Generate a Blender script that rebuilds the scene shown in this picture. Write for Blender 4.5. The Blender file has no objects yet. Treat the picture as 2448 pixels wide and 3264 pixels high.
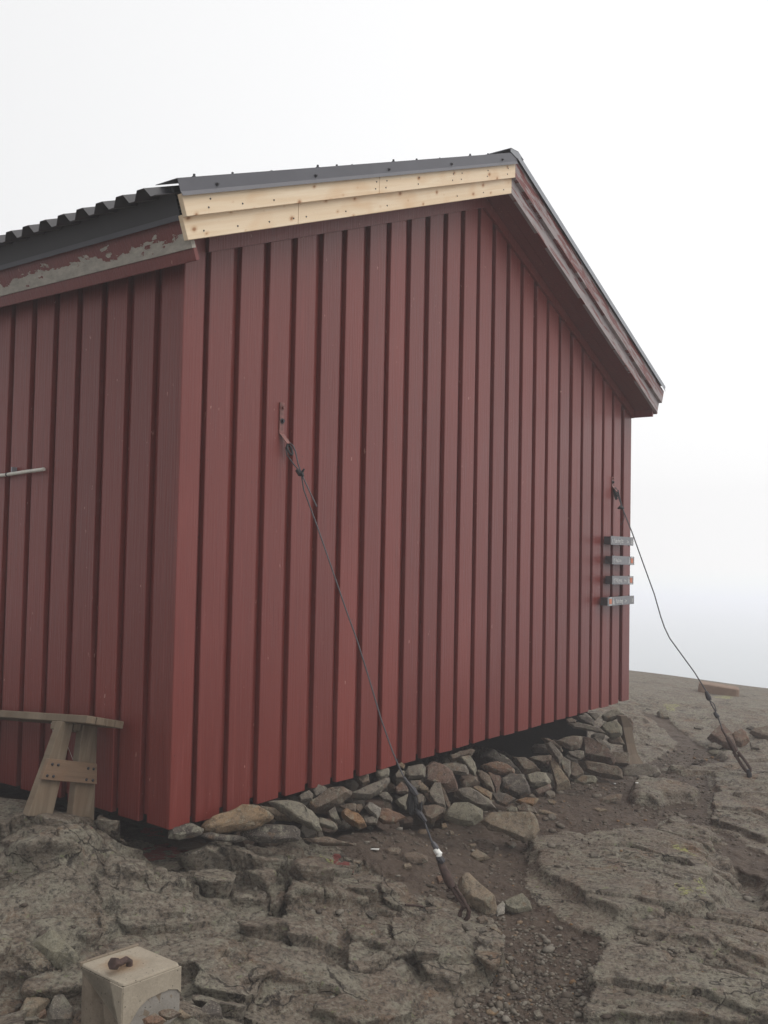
import bpy, bmesh, math, random
import numpy as np
from mathutils import Vector, Matrix, noise as mnoise
random.seed(7)
S = bpy.context.scene
COL = S.collection
R = math.radians

# ------------------------------------------------------------------ camera
FPX, IW, IH = 3080.96, 2448.0, 3264.0
YAW, PIT, ROL = 0.641593218, 0.0408930633, 0.0197843896
CAM = np.array([-2.89767816, -3.30913144, 1.23729035])
_f = np.array([math.cos(PIT)*math.cos(YAW), math.cos(PIT)*math.sin(YAW), math.sin(PIT)])
_r = np.array([math.sin(YAW), -math.cos(YAW), 0.0])
_u = np.cross(_r, _f)
_c, _s = math.cos(ROL), math.sin(ROL)
RIGHT, UP, FWD = _c*_r+_s*_u, -_s*_r+_c*_u, _f
cd = bpy.data.cameras.new('camera')
cd.sensor_fit = 'VERTICAL'; cd.sensor_height = 24.0; cd.lens = 24.0*FPX/IH
cd.clip_start = 0.05; cd.clip_end = 500
cam = bpy.data.objects.new('camera', cd); COL.objects.link(cam)
cam.matrix_world = Matrix(((RIGHT[0], UP[0], -FWD[0], CAM[0]), (RIGHT[1], UP[1], -FWD[1], CAM[1]),
                           (RIGHT[2], UP[2], -FWD[2], CAM[2]), (0, 0, 0, 1)))
S.camera = cam

def ray(px, py):
    return RIGHT*((px-IW/2)/FPX) - UP*((py-IH/2)/FPX) + FWD
def onX(p, x): d = ray(*p); return CAM+d*((x-CAM[0])/d[0])
def onY(p, y): d = ray(*p); return CAM+d*((y-CAM[1])/d[1])
def onZ(p, z): d = ray(*p); return CAM+d*((z-CAM[2])/d[2])

# ------------------------------------------------------------------ sky, sun, exposure
SUN_EL, SUN_AZ = R(52), math.atan2(-0.9, 0.25)
w = bpy.data.worlds.new('World'); S.world = w; w.use_nodes = True
nt = w.node_tree; nt.nodes.clear()
out = nt.nodes.new('ShaderNodeOutputWorld'); bg = nt.nodes.new('ShaderNodeBackground')
nt.links.new(bg.outputs[0], out.inputs[0])
sky = nt.nodes.new('ShaderNodeTexSky'); sky.sky_type = 'NISHITA'; sky.sun_disc = False
sky.sun_elevation = SUN_EL; sky.sun_rotation = math.pi/2-SUN_AZ
sky.air_density = 1.0; sky.dust_density = 6.0
tc = nt.nodes.new('ShaderNodeTexCoord'); sx = nt.nodes.new('ShaderNodeSeparateXYZ')
nt.links.new(tc.outputs['Generated'], sx.inputs[0])
mr = nt.nodes.new('ShaderNodeMapRange'); mr.inputs[1].default_value = -0.2; mr.inputs[2].default_value = 0.6
nt.links.new(sx.outputs[2], mr.inputs[0])
cr = nt.nodes.new('ShaderNodeValToRGB'); nt.links.new(mr.outputs[0], cr.inputs[0])
el = cr.color_ramp.elements; cr.color_ramp.interpolation = 'B_SPLINE'
el[0].position = 0.0; el[0].color = (0.40, 0.40, 0.43, 1)
el[1].position = 1.0; el[1].color = (1.06, 1.11, 1.32, 1)
for p, c in ((0.08, (0.63, 0.66, 0.68, 1)), (0.14, (0.74, 0.77, 0.79, 1)), (0.19, (0.88, 0.90, 0.94, 1)), (0.25, (1.05, 1.08, 1.20, 1)), (0.4, (1.06, 1.11, 1.32, 1))):
    e = el.new(p); e.color = c
# the fog is thinner, so brighter, on the sun's side of the sky
dp = nt.nodes.new('ShaderNodeVectorMath'); dp.operation = 'DOT_PRODUCT'
nt.links.new(tc.outputs['Generated'], dp.inputs[0]); dp.inputs[1].default_value = (0.85, -0.5, 0.1)
m2 = nt.nodes.new('ShaderNodeMapRange'); m2.inputs[1].default_value = -1; m2.inputs[2].default_value = 1
m2.inputs[3].default_value = 0.64; m2.inputs[4].default_value = 1.22
nt.links.new(dp.outputs['Value'], m2.inputs[0])
mu = nt.nodes.new('ShaderNodeVectorMath'); mu.operation = 'SCALE'
nt.links.new(cr.outputs[0], mu.inputs[0]); nt.links.new(m2.outputs[0], mu.inputs['Scale'])
s2 = nt.nodes.new('ShaderNodeVectorMath'); s2.operation = 'SCALE'; s2.inputs['Scale'].default_value = 0.09
nt.links.new(sky.outputs[0], s2.inputs[0])
mx = nt.nodes.new('ShaderNodeMix'); mx.data_type = 'RGBA'; mx.inputs[0].default_value = 0.08
nt.links.new(mu.outputs[0], mx.inputs[6]); nt.links.new(s2.outputs[0], mx.inputs[7])
nt.links.new(mx.outputs[2], bg.inputs[0]); bg.inputs[1].default_value = 1.05
sl = bpy.data.lights.new('sun', 'SUN'); sl.energy = 1.25; sl.angle = R(50); sl.color = (1.0, 0.96, 0.9)
sun = bpy.data.objects.new('sun', sl); COL.objects.link(sun)
sd = Vector((math.cos(SUN_EL)*math.cos(SUN_AZ), math.cos(SUN_EL)*math.sin(SUN_AZ), math.sin(SUN_EL)))
sun.rotation_euler = sd.to_track_quat('Z', 'Y').to_euler()
S.view_settings.view_transform = 'Standard'; S.view_settings.look = 'None'
S.view_settings.exposure = 0.0; S.view_settings.gamma = 1.0
S.cycles.volume_bounces = 2; S.cycles.use_denoising = True

# ------------------------------------------------------------------ object helpers
def tag(o, label=None, cat=None, group=None, kind=None):
    if label: o['label'] = label
    if cat: o['category'] = cat
    if group: o['group'] = group
    if kind: o['kind'] = kind
    return o
def link(name, me, m, parent=None):
    o = bpy.data.objects.new(name, me); COL.objects.link(o)
    if m: me.materials.append(m)
    if parent:
        o.parent = parent
        o.matrix_parent_inverse = parent.matrix_basis.inverted()
    return o
def empty(name, loc, label, cat, group=None):
    o = bpy.data.objects.new(name, None); COL.objects.link(o); o.location = loc
    o.empty_display_size = 0.1
    return tag(o, label, cat, group)

class MB:
    """collects polygons, builds one mesh"""
    def __init__(s): s.v = []; s.f = []; s.rnd = []; s.uv = []; s.cur = 0.5
    def poly_prism(s, a, b, uva=None, uvb=None):
        n = len(a); o = len(s.v)
        s.v += [tuple(p) for p in a]+[tuple(p) for p in b]
        s.uv += list(uva or [(0, 0)]*n)+list(uvb or uva or [(0, 0)]*n)
        fs = [tuple(range(o, o+n))[::-1], tuple(range(o+n, o+2*n))]
        fs += [(o+i, o+(i+1) % n, o+n+(i+1) % n, o+n+i) for i in range(n)]
        s.f += fs; s.rnd += [s.cur]*len(fs)
    def box(s, x0, x1, y0, y1, z0, z1):
        s.poly_prism([(x0, y0, z0), (x1, y0, z0), (x1, y1, z0), (x0, y1, z0)], [(x0, y0, z1), (x1, y0, z1), (x1, y1, z1), (x0, y1, z1)])
    def obox(s, o, e, a, b, c):
        """box in the frame o, e=(e1,e2,e3); ranges a, b, c"""
        P = lambda i, j, k: tuple(np.array(o)+np.array(e[0])*a[i]+np.array(e[1])*b[j]+np.array(e[2])*c[k])
        uv = [(a[0], b[0]), (a[1], b[0]), (a[1], b[1]), (a[0], b[1])]
        s.poly_prism([P(0, 0, 0), P(1, 0, 0), P(1, 1, 0), P(0, 1, 0)], [P(0, 0, 1), P(1, 0, 1), P(1, 1, 1), P(0, 1, 1)], uv, uv)
    def tube(s, pts, r, n=8, cap=True):
        pts = [Vector(p) for p in pts]; o = len(s.v); m = len(pts)
        rr = r if isinstance(r, (list, tuple)) else [r]*m
        prev = None
        for i, p in enumerate(pts):
            d = (pts[min(i+1, m-1)]-pts[max(i-1, 0)]).normalized()
            if prev is None:
                x = d.orthogonal().normalized()
            else:
                x = (prev-d*prev.dot(d)).normalized()
            prev = x; y = d.cross(x)
            for k in range(n):
                t = 2*math.pi*k/n
                s.v.append(tuple(p+(x*math.cos(t)+y*math.sin(t))*rr[i])); s.uv.append((i/m, k/n))
        for i in range(m-1):
            for k in range(n):
                s.f.append((o+i*n+k, o+i*n+(k+1) % n, o+(i+1)*n+(k+1) % n, o+(i+1)*n+k)); s.rnd.append(s.cur)
        if cap:
            s.f.append(tuple(range(o, o+n))[::-1]); s.f.append(tuple(range(o+(m-1)*n, o+m*n))); s.rnd += [s.cur]*2
    def build(s, name, m, parent=None, bevel=0, smooth=False, uv=True):
        me = bpy.data.meshes.new(name); me.from_pydata(s.v, [], s.f)
        a = me.attributes.new('rnd', 'FLOAT', 'FACE'); a.data.foreach_set('value', s.rnd)
        if uv:
            u = me.uv_layers.new(name='UVMap')
            li = np.zeros(len(me.loops), dtype=np.int32); me.loops.foreach_get('vertex_index', li)
            u.data.foreach_set('uv', np.array(s.uv, dtype=np.float32)[li].ravel())
        bm = bmesh.new(); bm.from_mesh(me); bmesh.ops.recalc_face_normals(bm, faces=bm.faces)
        if bevel: bmesh.ops.bevel(bm, geom=bm.edges[:], offset=bevel, segments=1, affect='EDGES', clamp_overlap=True)
        bm.to_mesh(me); bm.free()
        if smooth:
            for p in me.polygons: p.use_smooth = True
            me.set_sharp_from_angle(angle=R(40))
        me.update()
        return link(name, me, m, parent)

# ------------------------------------------------------------------ materials
class NT:
    def __init__(s, name):
        s.m = bpy.data.materials.new(name); s.m.use_nodes = True; s.t = s.m.node_tree
        s.b = s.t.nodes['Principled BSDF']
    def n(s, typ, **kw):
        x = s.t.nodes.new(typ)
        for k, v in kw.items(): setattr(x, k, v)
        return x
    def l(s, a, b): s.t.links.new(a, b)
    def val(s, sock, v):
        if hasattr(v, 'is_output'): s.l(v, sock)
        else: sock.default_value = v
    def coord(s, scale=(1, 1, 1), src='Object', rot=(0, 0, 0)):
        c = s.n('ShaderNodeTexCoord'); mp = s.n('ShaderNodeMapping'); s.l(c.outputs[src], mp.inputs[0])
        mp.inputs['Scale'].default_value = scale; mp.inputs['Rotation'].default_value = rot
        return mp.outputs[0]
    def noise(s, vec, scale=1, detail=4, rough=0.55, dist=0):
        x = s.n('ShaderNodeTexNoise'); s.l(vec, x.inputs['Vector']); x.inputs['Scale'].default_value = scale
        x.inputs['Detail'].default_value = detail; x.inputs['Roughness'].default_value = rough; x.inputs['Distortion'].default_value = dist
        return x.outputs[0]
    def voro(s, vec, scale=1, feature='F1', out=0):
        x = s.n('ShaderNodeTexVoronoi'); x.feature = feature; s.l(vec, x.inputs['Vector']); x.inputs['Scale'].default_value = scale
        return x.outputs[out]
    def rng(s, v, a, b, c=0, d=1):
        x = s.n('ShaderNodeMapRange'); s.l(v, x.inputs[0])
        for i, q in enumerate((a, b, c, d)): x.inputs[i+1].default_value = q
        return x.outputs[0]
    def mix(s, f, a, b, mode='MIX'):
        x = s.n('ShaderNodeMix'); x.data_type = 'RGBA'; x.blend_type = mode
        s.val(x.inputs[0], f)
        for k, v in ((6, a), (7, b)):
            s.val(x.inputs[k], v if hasattr(v, 'is_output') else (v[0], v[1], v[2], 1))
        return x.outputs[2]
    def math(s, op, a, b=0.0):
        x = s.n('ShaderNodeMath'); x.operation = op; s.val(x.inputs[0], a); s.val(x.inputs[1], b); return x.outputs[0]
    def attr(s, name, out='Fac'):
        x = s.n('ShaderNodeAttribute'); x.attribute_name = name; return x.outputs[out]
    def bump(s, h, strength=0.5, dist=0.01, prev=None):
        x = s.n('ShaderNodeBump'); s.l(h, x.inputs['Height']); x.inputs['Strength'].default_value = strength
        x.inputs['Distance'].default_value = dist
        if prev: s.l(prev, x.inputs['Normal'])
        return x.outputs[0]
    def fin(s, col, rough=0.7, nrm=None, spec=0.5, metal=0.0):
        s.val(s.b.inputs['Base Color'], col if hasattr(col, 'is_output') else (col[0], col[1], col[2], 1))
        s.val(s.b.inputs['Roughness'], rough); s.b.inputs['Specular IOR Level'].default_value = spec
        s.b.inputs['Metallic'].default_value = metal
        if nrm: s.l(nrm, s.b.inputs['Normal'])
        return s.m

def red_paint(name, peel=0.0, peel_scale=(1, 1, 1), src='Object', grey=(0.23, 0.22, 0.2), edge=None):
    t = NT(name)
    g = t.noise(t.coord((30, 30, 1.2)), 1.6, 6, 0.65)
    big = t.noise(t.coord((1, 1, 0.6)), 1.3, 3)
    c = t.mix(t.rng(big, .3, .7), (0.150, 0.0215, 0.0158), (0.196, 0.0335, 0.0257))
    c = t.mix(t.math('MULTIPLY', t.rng(t.attr('rnd'), 0, 1), .65), c, (0.118, 0.0175, 0.0135))
    c = t.mix(t.rng(g, .55, .78, 0, .5), c, (0.25, 0.068, 0.06))
    c = t.mix(t.rng(g, .22, .45, .55, 0), c, (0.085, 0.012, 0.011))
    # chips through to pale wood
    v = t.noise(t.coord((60, 60, 22)), 1, 2, .5)
    v2 = t.noise(t.coord((7, 7, 3)), 1, 2, .5)
    chip = t.math('MULTIPLY', t.rng(v, .69, .715), t.rng(v2, .56, .64))
    c = t.mix(t.math('MULTIPLY', chip, .7), c, (0.42, 0.24, 0.2))
    # small dark nail heads / knots
    kn = t.noise(t.coord((75, 75, 40)), 1, 1, .5)
    c = t.mix(t.rng(kn, .76, .79, 0, .6), c, (0.03, 0.012, 0.012))
    r = t.rng(g, .3, .7, .32, .46)
    nb = t.bump(t.noise(t.coord((90, 90, 3)), 1, 5, .6),   .7, .005)
    nb = t.bump(t.noise(t.coord((300, 300, 300)), 1, 2, .5), .12, .002, nb)
    if peel:
        pn = t.noise(t.coord(peel_scale, src), 1, 6, .6, .3)
        if edge is not None:
            u = t.n('ShaderNodeSeparateXYZ'); t.l(t.coord((1, 1, 1), 'UV'), u.inputs[0])
            pn = t.math('ADD', pn, t.rng(u.outputs[1], edge[0], edge[1], .20, -.20))
        pn = t.math('ADD', pn, t.math('MULTIPLY', t.math('SUBTRACT', t.noise(t.coord(tuple(q*5 for q in peel_scale), src), 1, 4, .6), .5), .22))
        pm = t.rng(pn, peel, peel+.012)
        gw = t.noise(t.coord(tuple(q*2.2 for q in peel_scale), src), 1, 5, .7)
        gc = t.mix(t.rng(gw, .3, .7), tuple(q*.65 for q in grey), tuple(q*1.15 for q in grey))
        c = t.mix(pm, c, gc); r = t.mix(pm, r, (.85, .85, .85))
        nb = t.bump(pm, .4, -.002, nb)
    return t.fin(c, r, nb, .48)

M = {}
M['red'] = red_paint('red_paint')
M['red_dark'] = red_paint('red_paint_soffit')
M['old_red'] = red_paint('old_red_board', .485, (2.6, 30, 1), 'UV', (0.33, 0.28, 0.28))
M['grey_board'] = red_paint('grey_weathered_board', .44, (2.2, 34, 1), 'UV', (0.36, 0.315, 0.315))
M['peeled'] = red_paint('peeled_red_board', .515, (6.5, 15, 1), 'UV', (0.44, 0.41, 0.36), (0.0, 0.135))

def pine():
    t = NT('fresh_pine')
    uv = t.coord((1, 1, 1), 'UV')
    w = t.noise(t.coord((1.4, 40, 1), 'UV'), 1, 4, .6, .8)
    c = t.mix(t.rng(w, .32, .68), (0.78, 0.645, 0.475), (0.70, 0.53, 0.35))
    big = t.noise(t.coord((3.2, 5, 1), 'UV'), 1, 2)
    c = t.mix(t.rng(big, .52, .72, 0, .5), c, (0.60, 0.36, 0.18))
    warp = t.n('ShaderNodeVectorMath'); warp.operation = 'ADD'
    nz = t.n('ShaderNodeTexNoise'); nz.inputs['Scale'].default_value = 9; t.l(uv, nz.inputs[0])
    sc = t.n('ShaderNodeVectorMath'); sc.operation = 'SCALE'; sc.inputs['Scale'].default_value = .02; t.l(nz.outputs['Color'], sc.inputs[0])
    t.l(uv, warp.inputs[0]); t.l(sc.outputs[0], warp.inputs[1])
    mp = t.n('ShaderNodeMapping'); mp.inputs['Scale'].default_value = (7.5, 11, 1); t.l(warp.outputs[0], mp.inputs[0])
    k_ = t.n('ShaderNodeTexVoronoi'); k_.voronoi_dimensions = '2D'; k_.inputs['Scale'].default_value = 1.0; t.l(mp.outputs[0], k_.inputs['Vector']); kr = t.n('ShaderNodeSeparateColor'); t.l(k_.outputs['Color'], kr.inputs[0]); k = t.math('ADD', k_.outputs[0], t.rng(kr.outputs[0], .25, .75, 0, .16))
    c = t.mix(t.rng(k, .10, .21, .45, 0), c, (0.50, 0.27, 0.12))
    c = t.mix(t.rng(k, .05, .11, .9, 0), c, (0.30, 0.14, 0.06))
    return t.fin(c, .62, t.bump(w, .15, .002), .3)
M['pine'] = pine()
def simple(name, col, rough=.6, var=.25, scale=30, spec=.4, metal=0, bump=.2):
    t = NT(name); n = t.noise(t.coord(), scale, 5, .6)
    a = tuple(q*(1-var) for q in col); b = tuple(min(1, q*(1+var)) for q in col)
    return t.fin(t.mix(t.rng(n, .3, .7), a, b), rough, t.bump(n, bump, .003), spec, metal)
M['roof'] = simple('black_roof_metal', (0.034, 0.033, 0.038), .5, .12, 6, .5)
M['flash'] = simple('grey_flashing', (0.072, 0.072, 0.086), .45, .10, 5, .5, bump=.05)
M['galv'] = simple('galvanised_edge', (0.24, 0.25, 0.27), .4, .15, 8, .5, .3)
M['screw'] = simple('dark_screw', (0.03, 0.03, 0.035), .5)
M['rust'] = simple('rusty_iron', (0.055, 0.032, 0.026), .75, .5, 60)
M['rust_paint'] = simple('painted_iron', (0.17, 0.065, 0.055), .5, .45, 40)
M['iron'] = simple('dark_iron', (0.035, 0.033, 0.037), .5, .4, 80, metal=.3)
M['cable'] = simple('steel_cable', (0.075, 0.073, 0.08), .5, .3, 200, metal=.4)
M['rubber'] = simple('black_rubber', (0.022, 0.022, 0.024), .6)
M['tape'] = simple('white_tape', (0.72, 0.72, 0.69), .6, .08)
M['pvc'] = simple('white_plastic', (0.58, 0.56, 0.5), .5, .1)
M['sign'] = simple('grey_sign_metal', (0.17, 0.17, 0.18), .4, .12, 20, bump=.03)
M['sign_side'] = simple('dark_sign_side', (0.05, 0.047, 0.052), .6)
M['white'] = simple('white_lettering', (0.62, 0.62, 0.62), .6, .05)
M['orange'] = simple('orange_mark', (0.55, 0.19, 0.11), .6, .08)
M['cord'] = simple('pale_cord', (0.42, 0.40, 0.37), .8)
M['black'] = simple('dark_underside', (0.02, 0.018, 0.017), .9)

def wood(name, a, b, warm=(0.2, 0.12, 0.07), sc=(4, 45, 45)):
    t = NT(name)
    g = t.noise(t.coord(sc, 'UV'), 1, 6, .65, .5)
    p = t.noise(t.coord((6, 6, 6)), 1, 3)
    c = t.mix(t.rng(g, .3, .7), a, b)
    c = t.mix(t.rng(p, .5, .75, 0, .7), c, warm)
    return t.fin(c, .8, t.bump(g, .35, .004), .25)
M['bench'] = wood('weathered_wood', (0.118, 0.090, 0.062), (0.215, 0.168, 0.120), (0.16, 0.108, 0.07))
M['brace'] = wood('warm_weathered_wood', (0.14, 0.095, 0.065), (0.21, 0.14, 0.092), (0.20, 0.112, 0.062))
M['post'] = wood('old_post_wood', (0.10, 0.08, 0.06), (0.17, 0.13, 0.095), (0.13, 0.09, 0.06))

def concrete(name, a, b, stain=None):
    t = NT(name)
    n = t.noise(t.coord(), 14, 6, .65); f = t.noise(t.coord(), 160, 3, .6)
    c = t.mix(t.rng(n, .3, .7), a, b)
    c = t.mix(t.rng(f, .3, .7, 0, .35), c, tuple(q*.6 for q in a))
    v = t.voro(t.coord(), 55); c = t.mix(t.rng(v, .09, .15, .8, 0), c, tuple(q*.35 for q in a))
    if stain:
        x = t.n('ShaderNodeVectorMath'); x.operation = 'DISTANCE'; g = t.n('ShaderNodeNewGeometry')
        t.l(g.outputs['Position'], x.inputs[0]); x.inputs[1].default_value = stain
        d = t.math('ADD', x.outputs['Value'], t.math('MULTIPLY', t.math('SUBTRACT', n, .5), .09))
        c = t.mix(t.rng(d, .01, .075, .75, 0), c, (0.24, 0.13, 0.055))
    nb = t.bump(f, .3, .003); nb = t.bump(n, .25, .008, nb); nb = t.bump(t.rng(v, .06, .14), .5, .006, nb)
    return t.fin(c, .9, nb, .2)
M['conc_top'] = concrete('sandy_concrete', (0.29, 0.25, 0.195), (0.38, 0.33, 0.26), (-0.945, -0.875, -0.045))
M['conc_core'] = concrete('grey_concrete', (0.235, 0.215, 0.19), (0.31, 0.29, 0.262))
M['conc_side'] = concrete('stained_concrete', (0.17, 0.135, 0.10), (0.26, 0.215, 0.165))
M['conc_old'] = concrete('old_brown_concrete', (0.21, 0.15, 0.115), (0.29, 0.21, 0.16))

def stone_mat():
    t = NT('stone')
    oi = t.n('ShaderNodeObjectInfo')
    mv = t.n('ShaderNodeVectorMath'); mv.operation = 'ADD'
    cb = t.n('ShaderNodeCombineXYZ'); r5 = t.math('MULTIPLY', oi.outputs['Random'], 37.0)
    for i in range(3): t.l(r5, cb.inputs[i])
    c0 = t.n('ShaderNodeTexCoord'); t.l(c0.outputs['Object'], mv.inputs[0]); t.l(cb.outputs[0], mv.inputs[1])
    P = mv.outputs[0]
    big = t.noise(P, 9, 4, .6); mid = t.noise(P, 42, 5, .65, .6); fine = t.noise(P, 190, 3, .6)
    c = t.mix(t.rng(big, .35, .68), oi.outputs['Color'], t.mix(.5, oi.outputs['Color'], (0.125, 0.115, 0.10)))
    c = t.mix(t.rng(mid, .35, .68, .0, .85), c, t.mix(1.0, oi.outputs['Color'], (1.55, 1.5, 1.42), 'MULTIPLY'))
    c = t.mix(t.rng(mid, .30, .48, .8, 0), c, t.mix(1.0, oi.outputs['Color'], (.42, .40, .40), 'MULTIPLY'))
    li = t.noise(P, 24, 5, .7)
    c = t.mix(t.rng(li, .54, .62, 0, .6), c, (0.21, 0.20, 0.15))
    c = t.mix(t.rng(t.noise(P, 13, 3, .6), .6, .7, 0, .55), c, (0.13, 0.07, 0.035))
    c = t.mix(t.rng(fine, .56, .70, 0, .6), c, (0.30, 0.275, 0.23))
    c = t.mix(t.rng(fine, .3, .42, .55, 0), c, (0.03, 0.027, 0.025))
    nb = t.bump(mid, .55, .012); nb = t.bump(fine, .4, .004, nb)
    return t.fin(c, .85, nb, .25)
M['stone'] = stone_mat()

def ground_mat():
    t = NT('bedrock_and_soil')
    P = t.coord(); PS = t.coord((1, 1, 1), rot=(0, 0, R(53)))
    mp = t.n('ShaderNodeMapping'); mp.inputs['Scale'].default_value = (.8, 1.7, 9.0); t.l(PS, mp.inputs[0])
    big = t.noise(P, 1.7, 4, .6, .4); mid = t.noise(mp.outputs[0], 7, 6, .68, .8); fine = t.noise(P, 60, 4, .65); vf = t.noise(P, 230, 3, .6)
    rock = t.mix(t.rng(big, .38, .62), (0.140, 0.105, 0.077), (0.178, 0.150, 0.116))
    pat = t.noise(P, 5.5, 6, .68, .8)
    rock = t.mix(t.rng(pat, .50, .58, 0, .7), rock, (0.205, 0.192, 0.145))      # grey green crust lichen, in patches
    rock = t.mix(t.rng(mid, .52, .70, 0, .75), rock, (0.222, 0.205, 0.166))
    rock = t.mix(t.rng(mid, .28, .47, .85, 0), rock, (0.050, 0.036, 0.028))
    rock = t.mix(t.rng(t.noise(P, 4.2, 5, .65, .5), .57, .68, 0, .6), rock, (0.15, 0.078, 0.038))   # iron stain
    rock = t.mix(t.rng(t.noise(P, 15, 5, .7), .55, .64, 0, .55), rock, (0.235, 0.215, 0.165))
    rock = t.mix(t.rng(t.noise(P, 23, 5, .7), .36, .46, .6, 0), rock, (0.058, 0.047, 0.040))
    rock = t.mix(t.rng(fine, .36, .48, .75, 0), rock, (0.034, 0.029, 0.026))
    rock = t.mix(t.rng(fine, .54, .68, 0, .6), rock, (0.26, 0.238, 0.195))
    rock = t.mix(t.rng(vf, .60, .74, 0, .55), rock, (0.33, 0.31, 0.265))
    rock = t.mix(t.rng(vf, .30, .42, .5, 0), rock, (0.035, 0.030, 0.027))
    rock = t.mix(t.rng(t.noise(P, 33, 3, .6), .65, .70, 0, .6), rock, (0.18, 0.20, 0.10))
    wv = t.n('ShaderNodeVectorMath'); wv.operation = 'ADD'; wn = t.n('ShaderNodeTexNoise'); wn.inputs['Scale'].default_value = 3.5; wn.inputs['Detail'].default_value = 5; t.l(P, wn.inputs[0])
    ws = t.n('ShaderNodeVectorMath'); ws.operation = 'SCALE'; ws.inputs['Scale'].default_value = .45; t.l(wn.outputs['Color'], ws.inputs[0]); t.l(PS, wv.inputs[0]); t.l(ws.outputs[0], wv.inputs[1])
    mj = t.n('ShaderNodeMapping'); mj.inputs['Scale'].default_value = (2.2, 4.4, 5); t.l(wv.outputs[0], mj.inputs[0])
    jt = t.voro(mj.outputs[0], 1.0, 'DISTANCE_TO_EDGE')
    jm = t.math('MULTIPLY', t.rng(jt, .006, .024, 1, 0), t.rng(t.noise(P, 2.6, 4, .6), .47, .58))
    rock = t.mix(t.math('MULTIPLY', jm, .85), rock, (0.028, 0.022, 0.018))    # soil-filled joints, with dark crevice shade painted in
    soil = t.mix(t.rng(t.noise(P, 11, 5, .65), .35, .65), (0.060, 0.041, 0.030), (0.098, 0.072, 0.053))
    soil = t.mix(t.rng(fine, .52, .68, 0, .6), soil, (0.125, 0.102, 0.082))
    soil = t.mix(t.rng(vf, .64, .75, 0, .5), soil, (0.14, 0.12, 0.10))
    dn = t.math('ADD', t.attr('soil'), t.math('MULTIPLY', t.math('SUBTRACT', t.noise(P, 18, 5, .7), .5), .9))
    c = t.mix(t.rng(dn, .42, .62), rock, soil)
    yl = t.math('ADD', t.attr('lichen'), t.math('MULTIPLY', t.math('SUBTRACT', t.noise(P, 48, 6, .75), .5), 3.4))
    c = t.mix(t.rng(yl, .95, 1.15, 0, .8), c, (0.31, 0.32, 0.11))
    rp = t.math('ADD', t.attr('drips'), t.math('MULTIPLY', t.math('SUBTRACT', t.noise(P, 21, 4, .65), .5), 2.6))
    c = t.mix(t.rng(rp, .85, .95, 0, .85), c, (0.18, 0.035, 0.032))
    nb = t.bump(mid, .6, .03); nb = t.bump(jm, .8, -.012, nb); nb = t.bump(fine, .85, .013, nb); nb = t.bump(vf, .6, .005, nb)
    return t.fin(c, t.rng(mid, .3, .7, .62, .9), nb, .3)
M['ground'] = ground_mat()
def gravel_mat():
    t = NT('gravel'); r = t.attr('rnd')
    c = t.mix(t.rng(r, 0, .5), (0.075, 0.057, 0.046), (0.14, 0.118, 0.092))
    c = t.mix(t.rng(r, .55, .9), c, (0.22, 0.198, 0.165))
    c = t.mix(t.rng(r, .93, .99), c, (0.20, 0.115, 0.055))
    n = t.noise(t.coord(), 150, 3, .6)
    c = t.mix(t.rng(n, .35, .65, .35, 0), c, (0.04, 0.035, 0.03))
    return t.fin(c, .85, t.bump(n, .4, .003), .25)
M['gravel'] = gravel_mat()

# ------------------------------------------------------------------ terrain
def _h(ix, iy, seed):
    h = (ix.astype(np.uint32)*np.uint32(374761393) + iy.astype(np.uint32)*np.uint32(668265263) + np.uint32(seed*144665+13))
    h = (h ^ (h >> np.uint32(13)))*np.uint32(1274126177)
    h = h ^ (h >> np.uint32(16))
    return (h & np.uint32(65535)).astype(np.float32)/65535.0
def pn(x, y, seed=0):
    xi = np.floor(x); yi = np.floor(y); fx = (x-xi).astype(np.float32); fy = (y-yi).astype(np.float32)
    xi = xi.astype(np.int64); yi = yi.astype(np.int64)
    def g(dx, dy):
        a = _h(xi+dx, yi+dy, seed)*6.2831853
        return np.cos(a)*(fx-dx)+np.sin(a)*(fy-dy)
    u = fx*fx*fx*(fx*(fx*6-15)+10); v = fy*fy*fy*(fy*(fy*6-15)+10)
    a = g(0, 0); b = g(1, 0); c = g(0, 1); d = g(1, 1)
    return (a+(b-a)*u + ((c+(d-c)*u)-(a+(b-a)*u))*v)*1.5
def fbm(x, y, o=4, seed=0, gain=.5):
    s = 0; a = 1.0; f = 1.0
    for i in range(o):
        s = s+a*pn(x*f, y*f, seed+i*7); a *= gain; f *= 2.03
    return s
def worley(x, y, seed=0):
    xi = np.floor(x).astype(np.int64); yi = np.floor(y).astype(np.int64)
    f1 = np.full(x.shape, 9., np.float32); f2 = f1.copy(); idv = np.zeros(x.shape, np.float32); tx = idv.copy(); ty = idv.copy()
    for dx in (-1, 0, 1):
        for dy in (-1, 0, 1):
            px = xi+dx+_h(xi+dx, yi+dy, seed); py = yi+dy+_h(xi+dx, yi+dy, seed+5)
            d = ((px-x)**2+(py-y)**2).astype(np.float32)
            nid = _h(xi+dx, yi+dy, seed+9)
            c = d < f1
            f2 = np.where(c, f1, np.minimum(f2, d)); idv = np.where(c, nid, idv); tx = np.where(c, x-px, tx); ty = np.where(c, y-py, ty); f1 = np.where(c, d, f1)
    return np.sqrt(f1), np.sqrt(f2), idv, tx, ty
def sst(a, b, x):
    t = np.clip((x-a)/(b-a), 0, 1); return t*t*(3-2*t)

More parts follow.
